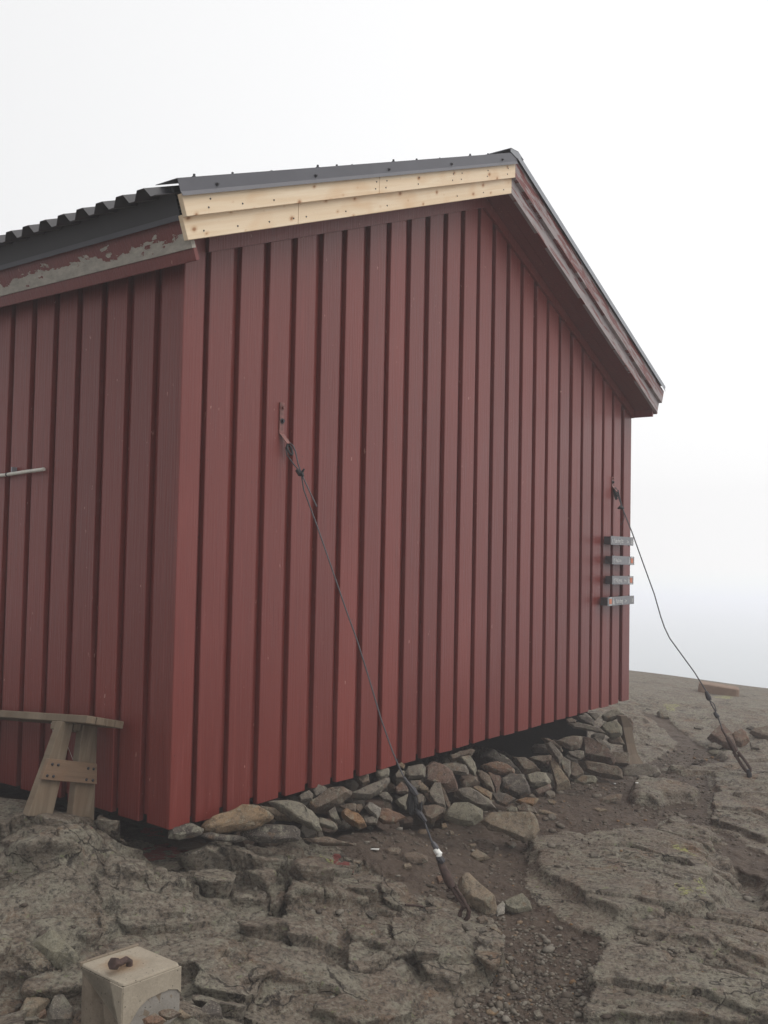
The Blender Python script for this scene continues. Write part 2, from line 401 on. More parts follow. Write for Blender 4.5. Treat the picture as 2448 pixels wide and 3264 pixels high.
# soil level, set out by where things stand on the mountain top
CTRL = [(0, 2660, -.03), (400, 2650, -.13), (537, 2685, -.19), (750, 2700, -.21), (0, 2800, -.11), (400, 2800, -.17),
        (800, 2800, -.24), (0, 3000, -.23), (0, 3264, -.34), (400, 3264, -.34), (800, 3000, -.28), (800, 3264, -.40), (1224, 3264, -.45),
        (1050, 2660, -.21), (1100, 2850, -.33), (1200, 2630, -.27), (1400, 2650, -.38), (1560, 2570, -.34), (1800, 2505, -.40),
        (1950, 2475, -.47), (2040, 2460, -.52), (1480, 2920, -.44), (1620, 2700, -.43), (1640, 2740, -.44), (1900, 2700, -.42),
        (2100, 2580, -.47), (1900, 2900, -.42), (2100, 2900, -.43), (2448, 3264, -.47), (1700, 3264, -.48), (2448, 2900, -.47),
        (2448, 2600, -.50), (2390, 2475, -.50), (2250, 2350, -.50), (2448, 2300, -.46), (2448, 2240, -.46), (2200, 2206, -.42), (2010, 2180, -.34)]
pts = [onZ((a, b), c) for a, b, c in CTRL]
pts += [np.array(p) for p in ((-.42, .425, .045), (-.08, .415, -.045), (-.25, .42, .0), (-.42, .9, .04), (-.1, 1.1, -.10), (-.62, .5, .045), (-.5, .2, -.0), (-1.03, -.77, -.225), (-.81, -.78, -.22), (-.80, -1.02, -.225), (-1.06, -1.02, -.26), (-.95, -1.15, -.27), (2.5, 2, -.42), (5, 2, -.36), (.5, 2, -.2), (2.5, 5, -.4), (0, 4, -.1), (-2, 3, .1), (-2.9, -3.3, -.38),
        (-3.5, 0, -.1), (2, -4.2, -.55), (5, -4.5, -.62), (8.5, -3.5, -.6), (6.2, .8, -.36), (1.2, .4, -.36), (3, .4, -.5), (4.4, .4, -.5), (.5, .3, -.2))]
pts = np.array(pts)
def _tps(r2): return np.where(r2 > 1e-12, r2*np.log(np.maximum(r2, 1e-12)), 0)
n_ = len(pts)
K = _tps(((pts[:, None, :2]-pts[None, :, :2])**2).sum(-1))+np.eye(n_)*.02
A_ = np.zeros((n_+3, n_+3)); A_[:n_, :n_] = K; A_[:n_, n_] = 1; A_[:n_, n_+1:] = pts[:, :2]; A_[n_:, :n_] = A_[:n_, n_:].T
W_ = np.linalg.solve(A_, np.r_[pts[:, 2], 0, 0, 0])
def base(x, y):
    sh = x.shape; x = x.ravel(); y = y.ravel()
    cx, cy = 2.0, 0.0
    r = np.hypot(x-cx, y-cy); k = np.minimum(1, 7.2/np.maximum(r, 1e-6))
    xx = cx+(x-cx)*k; yy = cy+(y-cy)*k
    z = np.full(x.shape, W_[n_])+W_[n_+1]*xx+W_[n_+2]*yy
    for i in range(n_): z += W_[i]*_tps((xx-pts[i, 0])**2+(yy-pts[i, 1])**2)
    e = np.maximum(0, r-6.6)
    z = z-0.016*e**2-0.02*e
    return np.maximum(z, -14-.02*r).reshape(sh)

# grid lines: fine where the ground is near, coarse far away
def lines(segs):
    o = []
    for a, b, n in segs: o += list(np.linspace(a, b, n, endpoint=False))
    return np.array(o+[segs[-1][1]])
def geo(a, b, n, d0):
    lo, hi = 1.0001, 3.0
    for _ in range(80):
        k = (lo+hi)/2
        if d0*(k**n-1)/(k-1) < b-a: lo = k
        else: hi = k
    s = np.cumsum(d0*k**np.arange(n)); return a+s*(b-a)/s[-1]
ul = np.r_[-geo(0, 34, 22, .25)[::-1]+2.6, lines([(2.6, 5.6, 430)]), geo(5.6, 10.5, 300, .007), geo(10.5, 46, 60, .03)]
vh = np.r_[geo(2.0, 5.0, 150, .0075), geo(5.0, 40, 30, .06)]
vl = np.r_[-vh[::-1], lines([(-2.0, 2.0, 540)]), vh]
U, V = np.meshgrid(ul, vl, indexing='ij')
EU = np.array([math.cos(YAW), math.sin(YAW)]); EV = np.array([math.sin(YAW), -math.cos(YAW)])
X = CAM[0]+U*EU[0]+V*EV[0]; Y = CAM[1]+U*EU[1]+V*EV[1]
ZB = base(X, Y)

def base1(x, y): return float(base(np.array([x]), np.array([y]))[0])
def hit(p, f):
    d = ray(*p); t = 2.2
    last = t
    while t < 30:
        q = CAM+d*t
        if q[2] < f(q[0], q[1]): break
        last = t; t += .03
    for _ in range(18):
        m = (last+t)/2; q = CAM+d*m
        if q[2] < f(q[0], q[1]): t = m
        else: last = m
    return CAM+d*t
def sdist(poly, x, y):
    """signed distance, positive inside"""
    p = np.array(poly, float); q = np.roll(p, -1, 0)
    m = np.full(x.shape, 1e9, np.float32); ins = np.zeros(x.shape, bool)
    for (ax, ay), (bx, by) in zip(p, q):
        dx, dy = bx-ax, by-ay
        t = np.clip(((x-ax)*dx+(y-ay)*dy)/(dx*dx+dy*dy+1e-12), 0, 1)
        m = np.minimum(m, (x-ax-t*dx)**2+(y-ay-t*dy)**2)
        if abs(dy) > 1e-12:
            c = ((ay > y) != (by > y)) & (x < (bx-ax)*(y-ay)/dy+ax); ins ^= c
    return np.where(ins, 1, -1)*np.sqrt(m)
def wpoly(pp): return [tuple(hit(p, base1)[:2]) for p in pp]
sel = (U > 1.5) & (U < 13) & (np.abs(V) < 7)
xs, ys = X[sel], Y[sel]
w1 = fbm(xs*2.1, ys*2.1, 3, 11)*.06+fbm(xs*9, ys*9, 2, 12)*.012
w2 = fbm(xs*2.1+31, ys*2.1, 3, 13)*.06+fbm(xs*9+31, ys*9, 2, 14)*.012
def field(pp):
    o = np.full(X.shape, -9., np.float32); o[sel] = sdist(wpoly(pp), xs+w1, ys+w2); return o
SOIL = [[(1040, 2690), (1000, 2650), (1200, 2600), (1400, 2620), (1560, 2560), (1750, 2480), (1850, 2470), (1960, 2445), (2050, 2450), (2249, 2486), (2290, 2537),
         (2261, 2571), (2268, 2610), (2278, 2640), (2224, 2640), (2151, 2620), (2068, 2655), (1981, 2642), (1917, 2672), (1737, 2680), (1679, 2752), (1700, 2860),
         (1762, 2900), (1800, 2974), (1700, 2960), (1543, 2940), (1440, 2890), (1330, 2860), (1240, 2790), (1163, 2740)],
        [(2270, 2640), (2346, 2674), (2460, 2740), (2460, 2810), (2300, 2735), (2225, 2705), (2300, 2690)],
        [(1530, 2930), (1800, 2950), (1903, 3030), (1999, 3030), (2183, 3075), (2460, 3160), (2460, 3205), (2183, 3115), (1918, 3048), (1873, 3146), (1888, 3290),
         (1430, 3290), (1543, 3177), (1606, 3105), (1620, 3020)],
        [(2030, 2270), (2130, 2290), (2230, 2380), (2330, 2440), (2200, 2470), (2060, 2440), (2160, 2370), (2090, 2310)]]
SD = np.full(X.shape, -9., np.float32)
for p in SOIL: SD = np.maximum(SD, field(p))
# under and beside the hut: rubble and soil
SD = np.maximum(SD, np.where((X > .25) & (X < 5) & (Y > -.12) & (Y < 5.5), .1, -9))
soil = sst(-.015, .03, SD)
# rock relief: foliated gneiss, ledges facing the valley side
rk = 1-soil
a1 = np.where(sel, fbm(X*.9, Y*.9, 3, 21), 0)
bend = .55*np.tanh(V*.9)+.25*a1
c_, s_ = np.cos(bend), np.sin(bend)
r1 = V*c_-U*s_; r2 = V*s_+U*c_
wr = fbm(r1*1.1, r2*2.0, 5, 31, .55)
wr2 = fbm(r1*3.1, r2*6.0, 4, 37, .55)
def saw(t, k=.10):
    f = t-np.floor(t); return sst(0, k, f)*(1-f)
ampm = sst(-.5, .6, fbm(X*.8+7, Y*.8, 3, 41))
wrs = fbm(r1*.9, r2*1.5, 3, 33, .5); wrl = fbm(r1*1.6, r2*2.6, 2, 35, .45)
t1 = r2*1.35+wrs*.75+wrl*.22; t2 = r2*5.0+wrs*1.6+wrl*.8+wr2*.12; t3 = r2*15+wrl*2+wr2*.7
left = sst(.45, -.45, V)
rel = .085*saw(t1, .05)*(.1+.9*ampm)*(.30+.70*left) + .026*saw(t2, .08)*sst(-.15, .5, fbm(X*1.7, Y*1.7, 3, 43))*(.35+.65*left)
rel = rel+.009*saw(t3, .16)*sst(-.1, .5, fbm(X*2.6, Y*2.6, 2, 44))*(.5+.5*left)
def slabs(sx, sy, seed, tilt, step, crack, cw, kk):
    f1, f2, i_, tx, ty = worley(r1*sx+wrl*.16*kk+wr2*.035, r2*sy+wrs*.2*kk+wr2*.05, seed)
    gx = np.sin(i_*61.0); gy = np.cos(i_*97.0)
    return (tx*gx/sx+ty*gy/sy)*tilt+(i_-.5)*step-(1-sst(0, cw, f2-f1))*crack
lk = .35+.65*left
rel = rel+slabs(.95, 2.0, 51, .15, .045, .035, .03, 1.0)*lk
rel = rel+slabs(2.4, 4.6, 53, .17, .012, .010, .035, .7)*sst(-.25, .35, fbm(X*1.1+3, Y*1.1, 3, 55))*(.35+.35*left)
rel = rel+slabs(6.5, 11, 59, .20, .009, .006, .06, .5)*sst(-.05, .5, fbm(X*1.9+3, Y*1.9+8, 3, 56))*(.5+.5*left)
rel = rel+fbm(r1*1.4, r2*2.2, 2, 61)*.022+fbm(r1*7, r2*12, 3, 63, .5)*.0045+fbm(X*40, Y*40, 3, 65, .6)*.0024
pits = sst(.5, .8, fbm(X*5, Y*5, 3, 67)); rel = rel-.022*pits
rel = rel*(1-.42*sst(.25, .8, V))-.045+.02*sst(.25, .8, V)
# calmer where the bench and the block stand
def calm(x, y, r): return 1-.85*np.exp(-((X-x)**2+(Y-y)**2)/r**2)
rel = rel*calm(-.25, .42, .32)*calm(-.92, -.9, .22)
far_k = sst(13, 8, U)
# named outcrops
SLAB = [([(-60, 2705), (150, 2680), (300, 2672), (500, 2684), (600, 2696), (880, 2692), (985, 2735), (955, 2790), (905, 2800), (870, 2885), (700, 2872), (560, 2862), (400, 2852), (322, 2792), (335, 2745), (200, 2762), (-60, 2730)], .085, .05),
        ([(958, 2822), (1010, 2785), (1120, 2805), (1193, 2865), (1150, 2925), (1040, 2932), (950, 2925)], .085, .035),
        ([(1085, 3010), (1250, 2962), (1420, 2962), (1540, 3022), (1612, 3082), (1600, 3130), (1500, 3172), (1400, 3160), (1370, 3100), (1250, 3112), (1120, 3110)], .085, .03),
        ([(-60, 2985), (120, 2960), (330, 2990), (240, 3090), (100, 3180), (-60, 3200)], .05, .03),
        ([(1700, 2690), (1920, 2680), (2060, 2665), (2160, 2630), (2300, 2705), (2230, 2800), (2290, 2925), (2120, 2935), (1980, 2950), (1850, 2900), (1760, 2830), (1690, 2780)], .07, .06),
        ([(2100, 2745), (2200, 2742), (2240, 2800), (2262, 2915), (2180, 2900), (2120, 2800)], .06, .05),
        ([(2120, 2470), (2260, 2480), (2300, 2540), (2272, 2575), (2290, 2640), (2460, 2700), (2460, 2380), (2300, 2410), (2200, 2440)], .055, .02),
        ([(1935, 3040), (2020, 3045), (2180, 3122), (2460, 3215), (2460, 3300), (1890, 3300), (1900, 3150)], .07, .025),
        ([(2330, 2930), (2460, 2950), (2460, 3120), (2250, 3060), (1990, 3000), (2100, 2960)], .04, .03)]
pl_ = np.zeros_like(rel)
for pp, hgt, ew in SLAB:
    f = field(pp); pl_ = np.maximum(pl_, hgt*sst(-ew*.25, ew, f))
hole = field([(2262, 2760), (2330, 2740), (2460, 2790), (2460, 2930), (2380, 2935), (2290, 2930)])
pl_ = pl_-.10*sst(-.02, .09, hole)
fis = field([(925, 2790), (955, 2792), (950, 2860), (945, 2930), (905, 2930), (900, 2870)])
pl_ = pl_-.09*sst(-.005, .025, fis)
isl = field([(1995, 2523), (2068, 2508), (2127, 2523), (2229, 2552), (2219, 2569), (2127, 2567), (2093, 2581), (2030, 2567), (1990, 2542)])
islh = .075*sst(-.01, .07, isl)+.02*sst(-.005, .01, isl)
det = rk*(.035+rel*far_k+pl_*.8) + soil*(fbm(X*5, Y*5, 4, 71)*.012+fbm(X*22, Y*22, 3, 73)*.005) + islh
soil = np.where(isl > 0.004, 0, soil)
Z = ZB+np.where(sel | (U < 60), det, 0)
# hollow out below the hut so that nothing pokes into it
ins = sst(-.05, .12, np.minimum(np.minimum(X+.06, 5.2-X), np.minimum(Y+.06, 6.1-Y)))
Z = np.where(ins > 0, np.minimum(Z, -.06-.14*ins), Z)
hol = sst(-.17, .05, Y)*sst(.45, .75, X)*sst(5.15, 4.95, X)*(Y < 6.2)
Z = Z-.30*hol  # ground sunk further so the gaps between footing stones stay dark
Z = np.where((X > .75) & (X < 4.98) & (Y > .12) & (Y < 5.8), np.minimum(Z, -.8), Z)
# ledges overhang a little: push convex edges outwards, downhill
def blur(a, k):
    for ax in (0, 1):
        c = np.cumsum(np.pad(a, [(k+1, k) if i == ax else (0, 0) for i in (0, 1)], mode='edge'), axis=ax)
        a = (np.take(c, range(2*k+1, c.shape[ax]), ax)-np.take(c, range(0, c.shape[ax]-2*k-1), ax))/(2*k+1)
    return a
cv = np.clip(det-blur(det, 7), -.05, .05)
ds = blur(det, 3)
gu = np.gradient(ds, axis=0)/np.gradient(U, axis=0); gv = np.gradient(ds, axis=1)/np.gradient(V, axis=1)
gl = np.sqrt(gu**2+gv**2)+1e-6
sh = np.clip(cv, 0, .05)*1.1*np.clip(gl*1.5, 0, 1)*sst(9, 6, U)
du = -gu/gl*sh; dv = -gv/gl*sh
X2 = X+du*EU[0]+dv*EV[0]; Y2 = Y+du*EU[1]+dv*EV[1]

lich = np.full(X.shape, -1., np.float32)
for pp in ([(2150, 2740), (2205, 2745), (2240, 2800), (2228, 2808), (2190, 2765)], [(2215, 2840), (2235, 2835), (2258, 2900), (2225, 2912)],
           [(2140, 2855), (2175, 2850), (2225, 2890), (2180, 2900)], [(2120, 2250), (2175, 2252), (2165, 2275), (2120, 2270)],
           [(2265, 2226), (2335, 2226), (2330, 2236), (2270, 2233)], [(2395, 2238), (2430, 2240), (2420, 2246)], [(1000, 2720), (1060, 2730), (1040, 2760)]):
    f = field(pp); lich = np.maximum(lich, sst(-.03, .02, f)*1.0)
lich = np.maximum(lich, 0)
drip = np.zeros(X.shape, np.float32)
for pp in ([(420, 2660), (560, 2680), (620, 2700), (520, 2720), (420, 2700)], [(250, 2690), (310, 2688), (300, 2705)], [(1040, 2705), (1110, 2720), (1120, 2750), (1050, 2740)], [(480, 2630), (530, 2665), (440, 2650)]):
    drip = np.maximum(drip, sst(-.03, .02, field(pp)))

nu, nv = X.shape
me = bpy.data.meshes.new('ground')
me.vertices.add(nu*nv)
me.vertices.foreach_set('co', np.stack([X2, Y2, Z], -1).astype(np.float32).ravel())
idx = np.arange(nu*nv, dtype=np.int32).reshape(nu, nv)
quads = np.stack([idx[:-1, :-1], idx[:-1, 1:], idx[1:, 1:], idx[1:, :-1]], -1).reshape(-1, 4)[:, ::-1]
me.loops.add(quads.size); me.loops.foreach_set('vertex_index', quads.ravel())
me.polygons.add(len(quads)); me.polygons.foreach_set('loop_start', np.arange(0, quads.size, 4, dtype=np.int32))
me.polygons.foreach_set('use_smooth', np.ones(len(quads), bool))
me.update(calc_edges=True)
for nme, arr in (('soil', soil), ('lichen', lich), ('drips', drip)):
    at = me.attributes.new(nme, 'FLOAT', 'POINT'); at.data.foreach_set('value', arr.astype(np.float32).ravel())
ground = link('ground', me, M['ground']); tag(ground, 'brown grey bare bedrock and soil of the mountain top', 'ground', kind='structure')

def gz(x, y):
    """height of the finished ground"""
    u = (x-CAM[0])*EU[0]+(y-CAM[1])*EU[1]; v = (x-CAM[0])*EV[0]+(y-CAM[1])*EV[1]
    i = min(max(np.searchsorted(ul, u)-1, 0), nu-2); j = min(max(np.searchsorted(vl, v)-1, 0), nv-2)
    a = (u-ul[i])/(ul[i+1]-ul[i]); b = (v-vl[j])/(vl[j+1]-vl[j])
    return float((Z[i, j]*(1-b)+Z[i, j+1]*b)*(1-a)+(Z[i+1, j]*(1-b)+Z[i+1, j+1]*b)*a)
def hitg(p): return hit(p, gz)

# ------------------------------------------------------------------ the hut
W_H, D_H = 5.12, 6.1                      # front width, depth
XR, ZP = 2.56, 3.5906                     # ridge
SLL, SLR = .386, .428                     # roof pitch left, right
def L0(x): return 2.533+SLL*(x+.18) if x <= XR else ZP-SLR*(x-XR)
hut = empty('wooden_hut', (0, 0, 0), 'dark red board-clad mountain hut with black metal roof on a stone footing', 'hut')

def board(mb, axis, a0, a1, o0, o1, z0, top, ch=.003):
    """upright board; axis 'x': spans a along x, face o0 outward in y; top(a) gives its upper end"""
    out = -1 if o0 < o1 else 1
    prof = [(a0, o1), (a0, o0-out*ch), (a0+ch, o0), (a1-ch, o0), (a1, o0-out*ch), (a1, o1)]
    mb.cur = random.random()
    j = random.uniform(-.004, .004)
    sk = random.uniform(-.003, .003); tl_ = random.uniform(-.004, .004)
    lo = [(a-(sk if .2 < a0 < 4.8 else 0), z0+j+tl_*(i > 2)) for i, (a, o) in enumerate(prof)]
    hi = [(a+(sk if .2 < a0 < 4.8 else 0), o) for a, o in prof]
    if axis == 'x':
        mb.poly_prism([(a, p[1], z) for (a, z), p in zip(lo, prof)], [(a, o, top(a)) for a, o in hi])
    else:
        mb.poly_prism([(p[1], a, z) for (a, z), p in zip(lo, prof)], [(o, a, top(a)) for a, o in hi])
jit = lambda s=.0015: random.uniform(-s, s)
ftop = lambda x: L0(x)+.03
fw = MB()
board(fw, 'x', 0, .122, 0, .022, 0, ftop)
edges = [(0, .122)]
for k in range(24):
    a = .154+.2018*k*.9901
    edges.append((a+jit(.003), a+.149+jit(.003)))
edges.append((4.966, 5.12))
for a, b in edges[1:]: board(fw, 'x', a, b, jit(), .028, 0, ftop)
for (a, b), (c, d) in zip(edges[:-1], edges[1:]):
    board(fw, 'x', b-.025, c+.025, .031, .05, .022, ftop)
fw.build('front_wall', M['red'], hut)
lt = lambda y: 2.53
lw = MB(); ed = [(0.0225, .154)]
for k in range(30): ed.append((.206+.1943*k+jit(.003), .206+.1943*k+.146+jit(.003)))
for a, b in ed: board(lw, 'y', a, b, jit(.001), .028, 0, lt)
for (a, b), (c, d) in zip(ed[:-1], ed[1:]): board(lw, 'y', b-.025, c+.025, .031, .05, .022, lt)
lw.build('left_wall', M['red'], hut)
rw = MB(); ed = [(.0225+.2*k, .0225+.2*k+.149) for k in range(30)]
for a, b in ed: board(rw, 'y', a, b, W_H, W_H-.022, 0, lambda y: 2.47)
for (a, b), (c, d) in zip(ed[:-1], ed[1:]): board(rw, 'y', b-.025, c+.025, W_H-.031, W_H-.05, .022, lambda y: 2.47)
rw.build('right_wall', M['red'], hut)
bw = MB(); ed = [(.03+.2*k, .03+.2*k+.149) for k in range(25)]
for a, b in ed: board(bw, 'x', a, b, D_H, D_H-.022, 0, ftop)
for (a, b), (c, d) in zip(ed[:-1], ed[1:]): board(bw, 'x', b-.025, c+.025, D_H-.031, D_H-.05, .022, ftop)
bw.build('back_wall', M['red'], hut)
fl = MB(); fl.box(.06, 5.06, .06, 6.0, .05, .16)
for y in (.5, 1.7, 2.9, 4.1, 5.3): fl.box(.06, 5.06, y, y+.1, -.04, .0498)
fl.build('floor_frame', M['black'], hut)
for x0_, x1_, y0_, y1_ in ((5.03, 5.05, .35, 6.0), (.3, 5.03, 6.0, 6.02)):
    sk = MB(); sk.box(x0_, x1_, y0_, y1_, -.9, .049); sk.build('light_block_board', M['black'], hut)  # unseen dark boards added to keep light out from under the hut

thL, thR = math.atan(SLL), math.atan(SLR)
nL = np.array([-math.sin(thL), math.cos(thL)]); nR = np.array([math.sin(thR), math.cos(thR)])
def raked(mb, side, n0, n1, y0, y1, s0=0.0, s1=0.0, xa=None, xb=None):
    """board along the gable slope; n0..n1 measured off the lower edge line, y0..y1 depth"""
    nn, cs = (nL, math.cos(thL)) if side == 'L' else (nR, math.cos(thR))
    if side == 'L':
        e0 = np.array([-.18, L0(-.18)])+np.array([math.cos(thL), math.sin(thL)])*s0
    else:
        e0 = np.array([5.15, L0(5.15)])+np.array([math.cos(thR), -math.sin(thR)])*s0
    pa, pb = e0+nn*n0, e0+nn*n1
    xp = XR
    qa, qb = np.array([xp, ZP+n0/cs]), np.array([xp, ZP+n1/cs])
    if xa is not None:
        f = lambda x, n: np.array([x, L0(x)+n/cs]); pa, pb = f(xa-(nn[0]*0), n0), f(xa, n1)
        pa = np.array([xa-nn[0]*0-n0*0, pa[1]])
    if xb is not None:
        f = lambda x, n: np.array([x, L0(x)+n/cs]); qa, qb = f(xb, n0), f(xb, n1)
    P = [pa, qa, qb, pb]
    ln = lambda p: abs(p[0]-xp)/cs
    uv = [(ln(pa)+y0*9, n0), (ln(qa)+y0*9, n0), (ln(qb)+y0*9, n1), (ln(pb)+y0*9, n1)]
    mb.cur = random.random()
    mb.poly_prism([(p[0], y0, p[1]) for p in P], [(p[0], y1, p[1]) for p in P], uv, uv)
# frieze under the soffit
fz = MB(); 
P = [(.1225, L0(.1225)-.054), (XR, ZP-.052), (XR, ZP+.02), (.1225, L0(.1225)+.02)]
fz.poly_prism([(x, -.021, z) for x, z in P], [(x, .001, z) for x, z in P], [(x, z) for x, z in P])
P = [(XR+.001, ZP-.052), (W_H, L0(W_H)-.052), (W_H, L0(W_H)+.02), (XR+.001, ZP+.02)]
fz.poly_prism([(x, -.021, z) for x, z in P], [(x, .001, z) for x, z in P], [(x, z) for x, z in P])
fz.build('frieze_board', M['red'], hut)
# soffit boards under the overhang
for side in 'LR':
    sf = MB()
    for i in range(2): raked(sf, side, .022, .04, -.1945+.097*i, -.0995+.098*i, .20 if side == 'L' else .06)
    sf.build('soffit', M['red_dark'], hut)
# barge boards: new pine on the left, old grey ones on the right
JL, JU = .505, 1.105
for nm, n0, n1, y0, y1, jx in (('lower', 0, .104, -.22, -.195, JL), ('upper', .093, .186, -.2465, -.2205, JU)):
    mb = MB(); raked(mb, 'L', n0, n1, y0, y1, 0, 0, None, jx-.0012); b = mb.build('barge_board', M['pine'], hut, .0015)
    b['label'] = 'fresh unpainted pine barge board at the left end of the gable, %s row' % nm
    xs_ = [-.10, jx-.06]
    mb2 = MB(); raked(mb2, 'L', n0, n1, y0, y1, 0, 0, jx+.0012, None); b2 = mb2.build('barge_board', M['pine'], hut, .0015)
    b2['label'] = 'fresh unpainted pine barge board running up to the ridge, %s row' % nm
    for bb, xl in ((b, [-.1, .1, .3, jx-.04, ]), (b2, [jx+.05, jx+.35, jx+.7, 1.9, 2.2, 2.45])):
        for x in xl:
            for t in (.3, .7):
                if bb is b and x in (.1, .3) and t > .5: continue
                z = L0(x)+(n0+(n1-n0)*t)/math.cos(thL)
                if nm == 'lower' and t > .6: continue
                ns = MB(); ns.tube([(x+t*.02, y0-.0022, z), (x+t*.02, y0+.004, z)], .0040, 8); ns.build('nail', M['screw'], bb)
for nm, n0, n1, y0, y1, mt in (('lower', 0, .104, -.22, -.195, 'grey_board'), ('upper', .093, .21, -.2465, -.2205, 'old_red')):
    mb = MB(); raked(mb, 'R', n0, n1, y0, y1, .0, 0)
    b = mb.build('barge_board', M[mt], hut, .0015); b['label'] = 'old weathered barge board with flaking red paint, right side, %s row' % nm
# metal flashing along the gable
def flashing(side, n0, n1, mat, back):
    mb = MB()
    raked(mb, side, n0+.012, n1, -.2575, -.2555, -.012)          # upright face
    raked(mb, side, n1-.0015, n1+.0008, -.2553, back, -.012 if side == 'L' else -.03)          # top flange
    nn, cs = (nL, math.cos(thL)) if side == 'L' else (nR, math.cos(thR))
    th = thL if side == 'L' else thR
    e0 = np.array([-.18, L0(-.18)])-np.array([math.cos(thL), math.sin(thL)])*.012 if side == 'L' else np.array([5.15, L0(5.15)])-np.array([math.cos(thR), -math.sin(thR)])*.012
    a, b = e0+nn*(n0+.012), e0+nn*(n0-.006)
    q, r_ = (XR, ZP+(n0+.012)/cs), (XR, ZP+(n0-.006)/cs)
    mb.poly_prism([(a[0], -.2580, a[1]), (q[0], -.2580, q[1]), (r_[0], -.266, r_[1]), (b[0], -.266, b[1])],
                  [(a[0], -.2560, a[1]), (q[0], -.2560, q[1]), (r_[0], -.264, r_[1]), (b[0], -.264, b[1])])
    return mb.build('verge_flashing', mat, hut)
flL = flashing('L', .180, .246, M['flash'], -.12)
flR = flashing('R', .206, .250, M['galv'], -.08)
for i, x in enumerate((-.17, .08, .36, .62, .80, .96, 1.24, 1.5, 1.78, 2.02, 2.28)):
    z = L0(x)+.246/math.cos(thL); y = -.235+.03*(i % 3)
    s_ = MB(); s_.tube([(x, y, z), (x-nL[0]*-.0, y, z+.004)], .010, 8); s_.tube([(x, y, z+.003), (x, y, z+.015)], .006, 6)
    s_.build('screw', M['screw'], flL)
for x in (-.06, .58, 1.17, 1.78, 2.37):
    z = L0(x)+.208/math.cos(thL)
    s_ = MB(); s_.tube([(x, -.2578, z), (x, -.2605, z)], .0085, 10); s_.tube([(x, -.260, z), (x, -.268, z)], .005, 6)
    s_.build('screw', M['screw'], flL)
# small crumpled cap where the flashings meet
cp = MB()
zt = ZP+.246/math.cos(thL)
cp.poly_prism([(2.47, -.262, zt-.028), (2.565, -.262, zt-.045), (2.60, -.262, zt-.050), (2.61, -.262, zt-.016), (2.57, -.262, zt+.006), (2.47, -.262, zt-.002)],
              [(2.47, -.2585, zt-.028), (2.565, -.2585, zt-.045), (2.60, -.2585, zt-.050), (2.61, -.2585, zt-.016), (2.57, -.2585, zt+.006), (2.47, -.2585, zt-.002)])
cp.poly_prism([(2.47, -.262, zt-.006), (2.565, -.262, zt+.003), (2.64, -.262, zt-.026), (2.64, -.262, zt-.0225), (2.565, -.262, zt+.0065), (2.47, -.262, zt-.0025)],
              [(2.47, .1, zt-.006), (2.565, .1, zt+.003), (2.64, .1, zt-.026), (2.64, .1, zt-.0225), (2.565, .1, zt+.0065), (2.47, .1, zt-.0025)])
cp.build('ridge_cap', M['galv'], hut)
# trapezoid roof sheets
def roof_sheet(side):
    nn, th, cs = (nL, thL, math.cos(thL)) if side == 'L' else (nR, thR, math.cos(thR))
    prof = []; y = -.22 if side == 'L' else -.2; p = .136
    k = 0
    while y < 6.3:
        prof += [(y, .192), (y+.034, .192), (y+.062, .230), (y+.106, .230)]; y += p
    mb = MB(); mb.cur = .5
    if side == 'L':
        x0 = -.18-.115*math.cos(thL); e = lambda n: (x0+nn[0]*n, L0(x0)+nn[1]*n)
    else:
        x0 = 5.15+.05; e = lambda n: (x0+nn[0]*n, L0(x0)+nn[1]*n)
    for (ya, na), (yb, nb) in zip(prof[:-1], prof[1:]):
        q = []
        for yy, n in ((ya, na), (yb, nb)):
            for d in (0, .0018):
                a = e(n+d); q.append(((a[0], yy, a[1]), (XR, yy, ZP+(n+d)/cs)))
        mb.poly_prism([q[0][0], q[2][0], q[3][0], q[1][0]], [q[0][1], q[2][1], q[3][1], q[1][1]])
    return mb.build('roof_sheet', M['roof'], hut)
rsL = roof_sheet('L'); rsR = roof_sheet('R')
rd = MB()
for s_, sl_ in ((-1, SLL), (1, SLR)):
    rd.poly_prism([(XR, .1, zt+.012), (XR+s_*.16, .1, zt+.006-.16*sl_), (XR+s_*.16, .1, zt+.010-.16*sl_), (XR, .1, zt+.0155)],
                  [(XR, 6.2, zt+.012), (XR+s_*.16, 6.2, zt+.006-.16*sl_), (XR+s_*.16, 6.2, zt+.010-.16*sl_), (XR, 6.2, zt+.0155)])
rd.build('ridge_flashing', M['roof'], hut)
# left eave: two tilted fascia boards and a metal plate
def eave(x0, z0, h, t, ya, yb, mat, name, nn=nL, sgn=-1, bev=.0015):
    """board standing square to the slope, lower outer edge at x0,z0"""
    tn = np.array([nn[1]*-sgn, -nn[0]*-sgn])   # inward along the slope
    if sgn < 0: tn = np.array([nL[1], -nL[0]])
    a = np.array([x0, z0]); P = [a, a+nn*h, a+nn*h+tn*t, a+tn*t]
    uv0 = [(ya, 0), (ya, h), (ya, h), (ya, 0)]; uv1 = [(yb, 0), (yb, h), (yb, h), (yb, 0)]
    mb = MB(); mb.cur = .6
    mb.poly_prism([(p[0], ya, p[1]) for p in P], [(p[0], yb, p[1]) for p in P], uv0, uv1)
    return mb.build(name, mat, hut, bev)
f1_ = eave(-.131, 2.517, .14, .024, -.192, 6.2, M['peeled'], 'fascia_board'); f1_['label'] = 'left eave fascia with red paint peeling off grey wood'
f2_ = eave(-.1045, 2.470, .09, .022, -.190, 6.2, M['red_dark'], 'fascia_board'); f2_['label'] = 'lower red fascia board of the left eave'
eave(-.196, 2.622, .135, .004, -.19, 6.25, M['roof'], 'fascia_flashing', bev=0)
eave(-.203, 2.618, .022, .0065, -.1905, 6.25, M['flash'], 'fascia_flashing', bev=0)
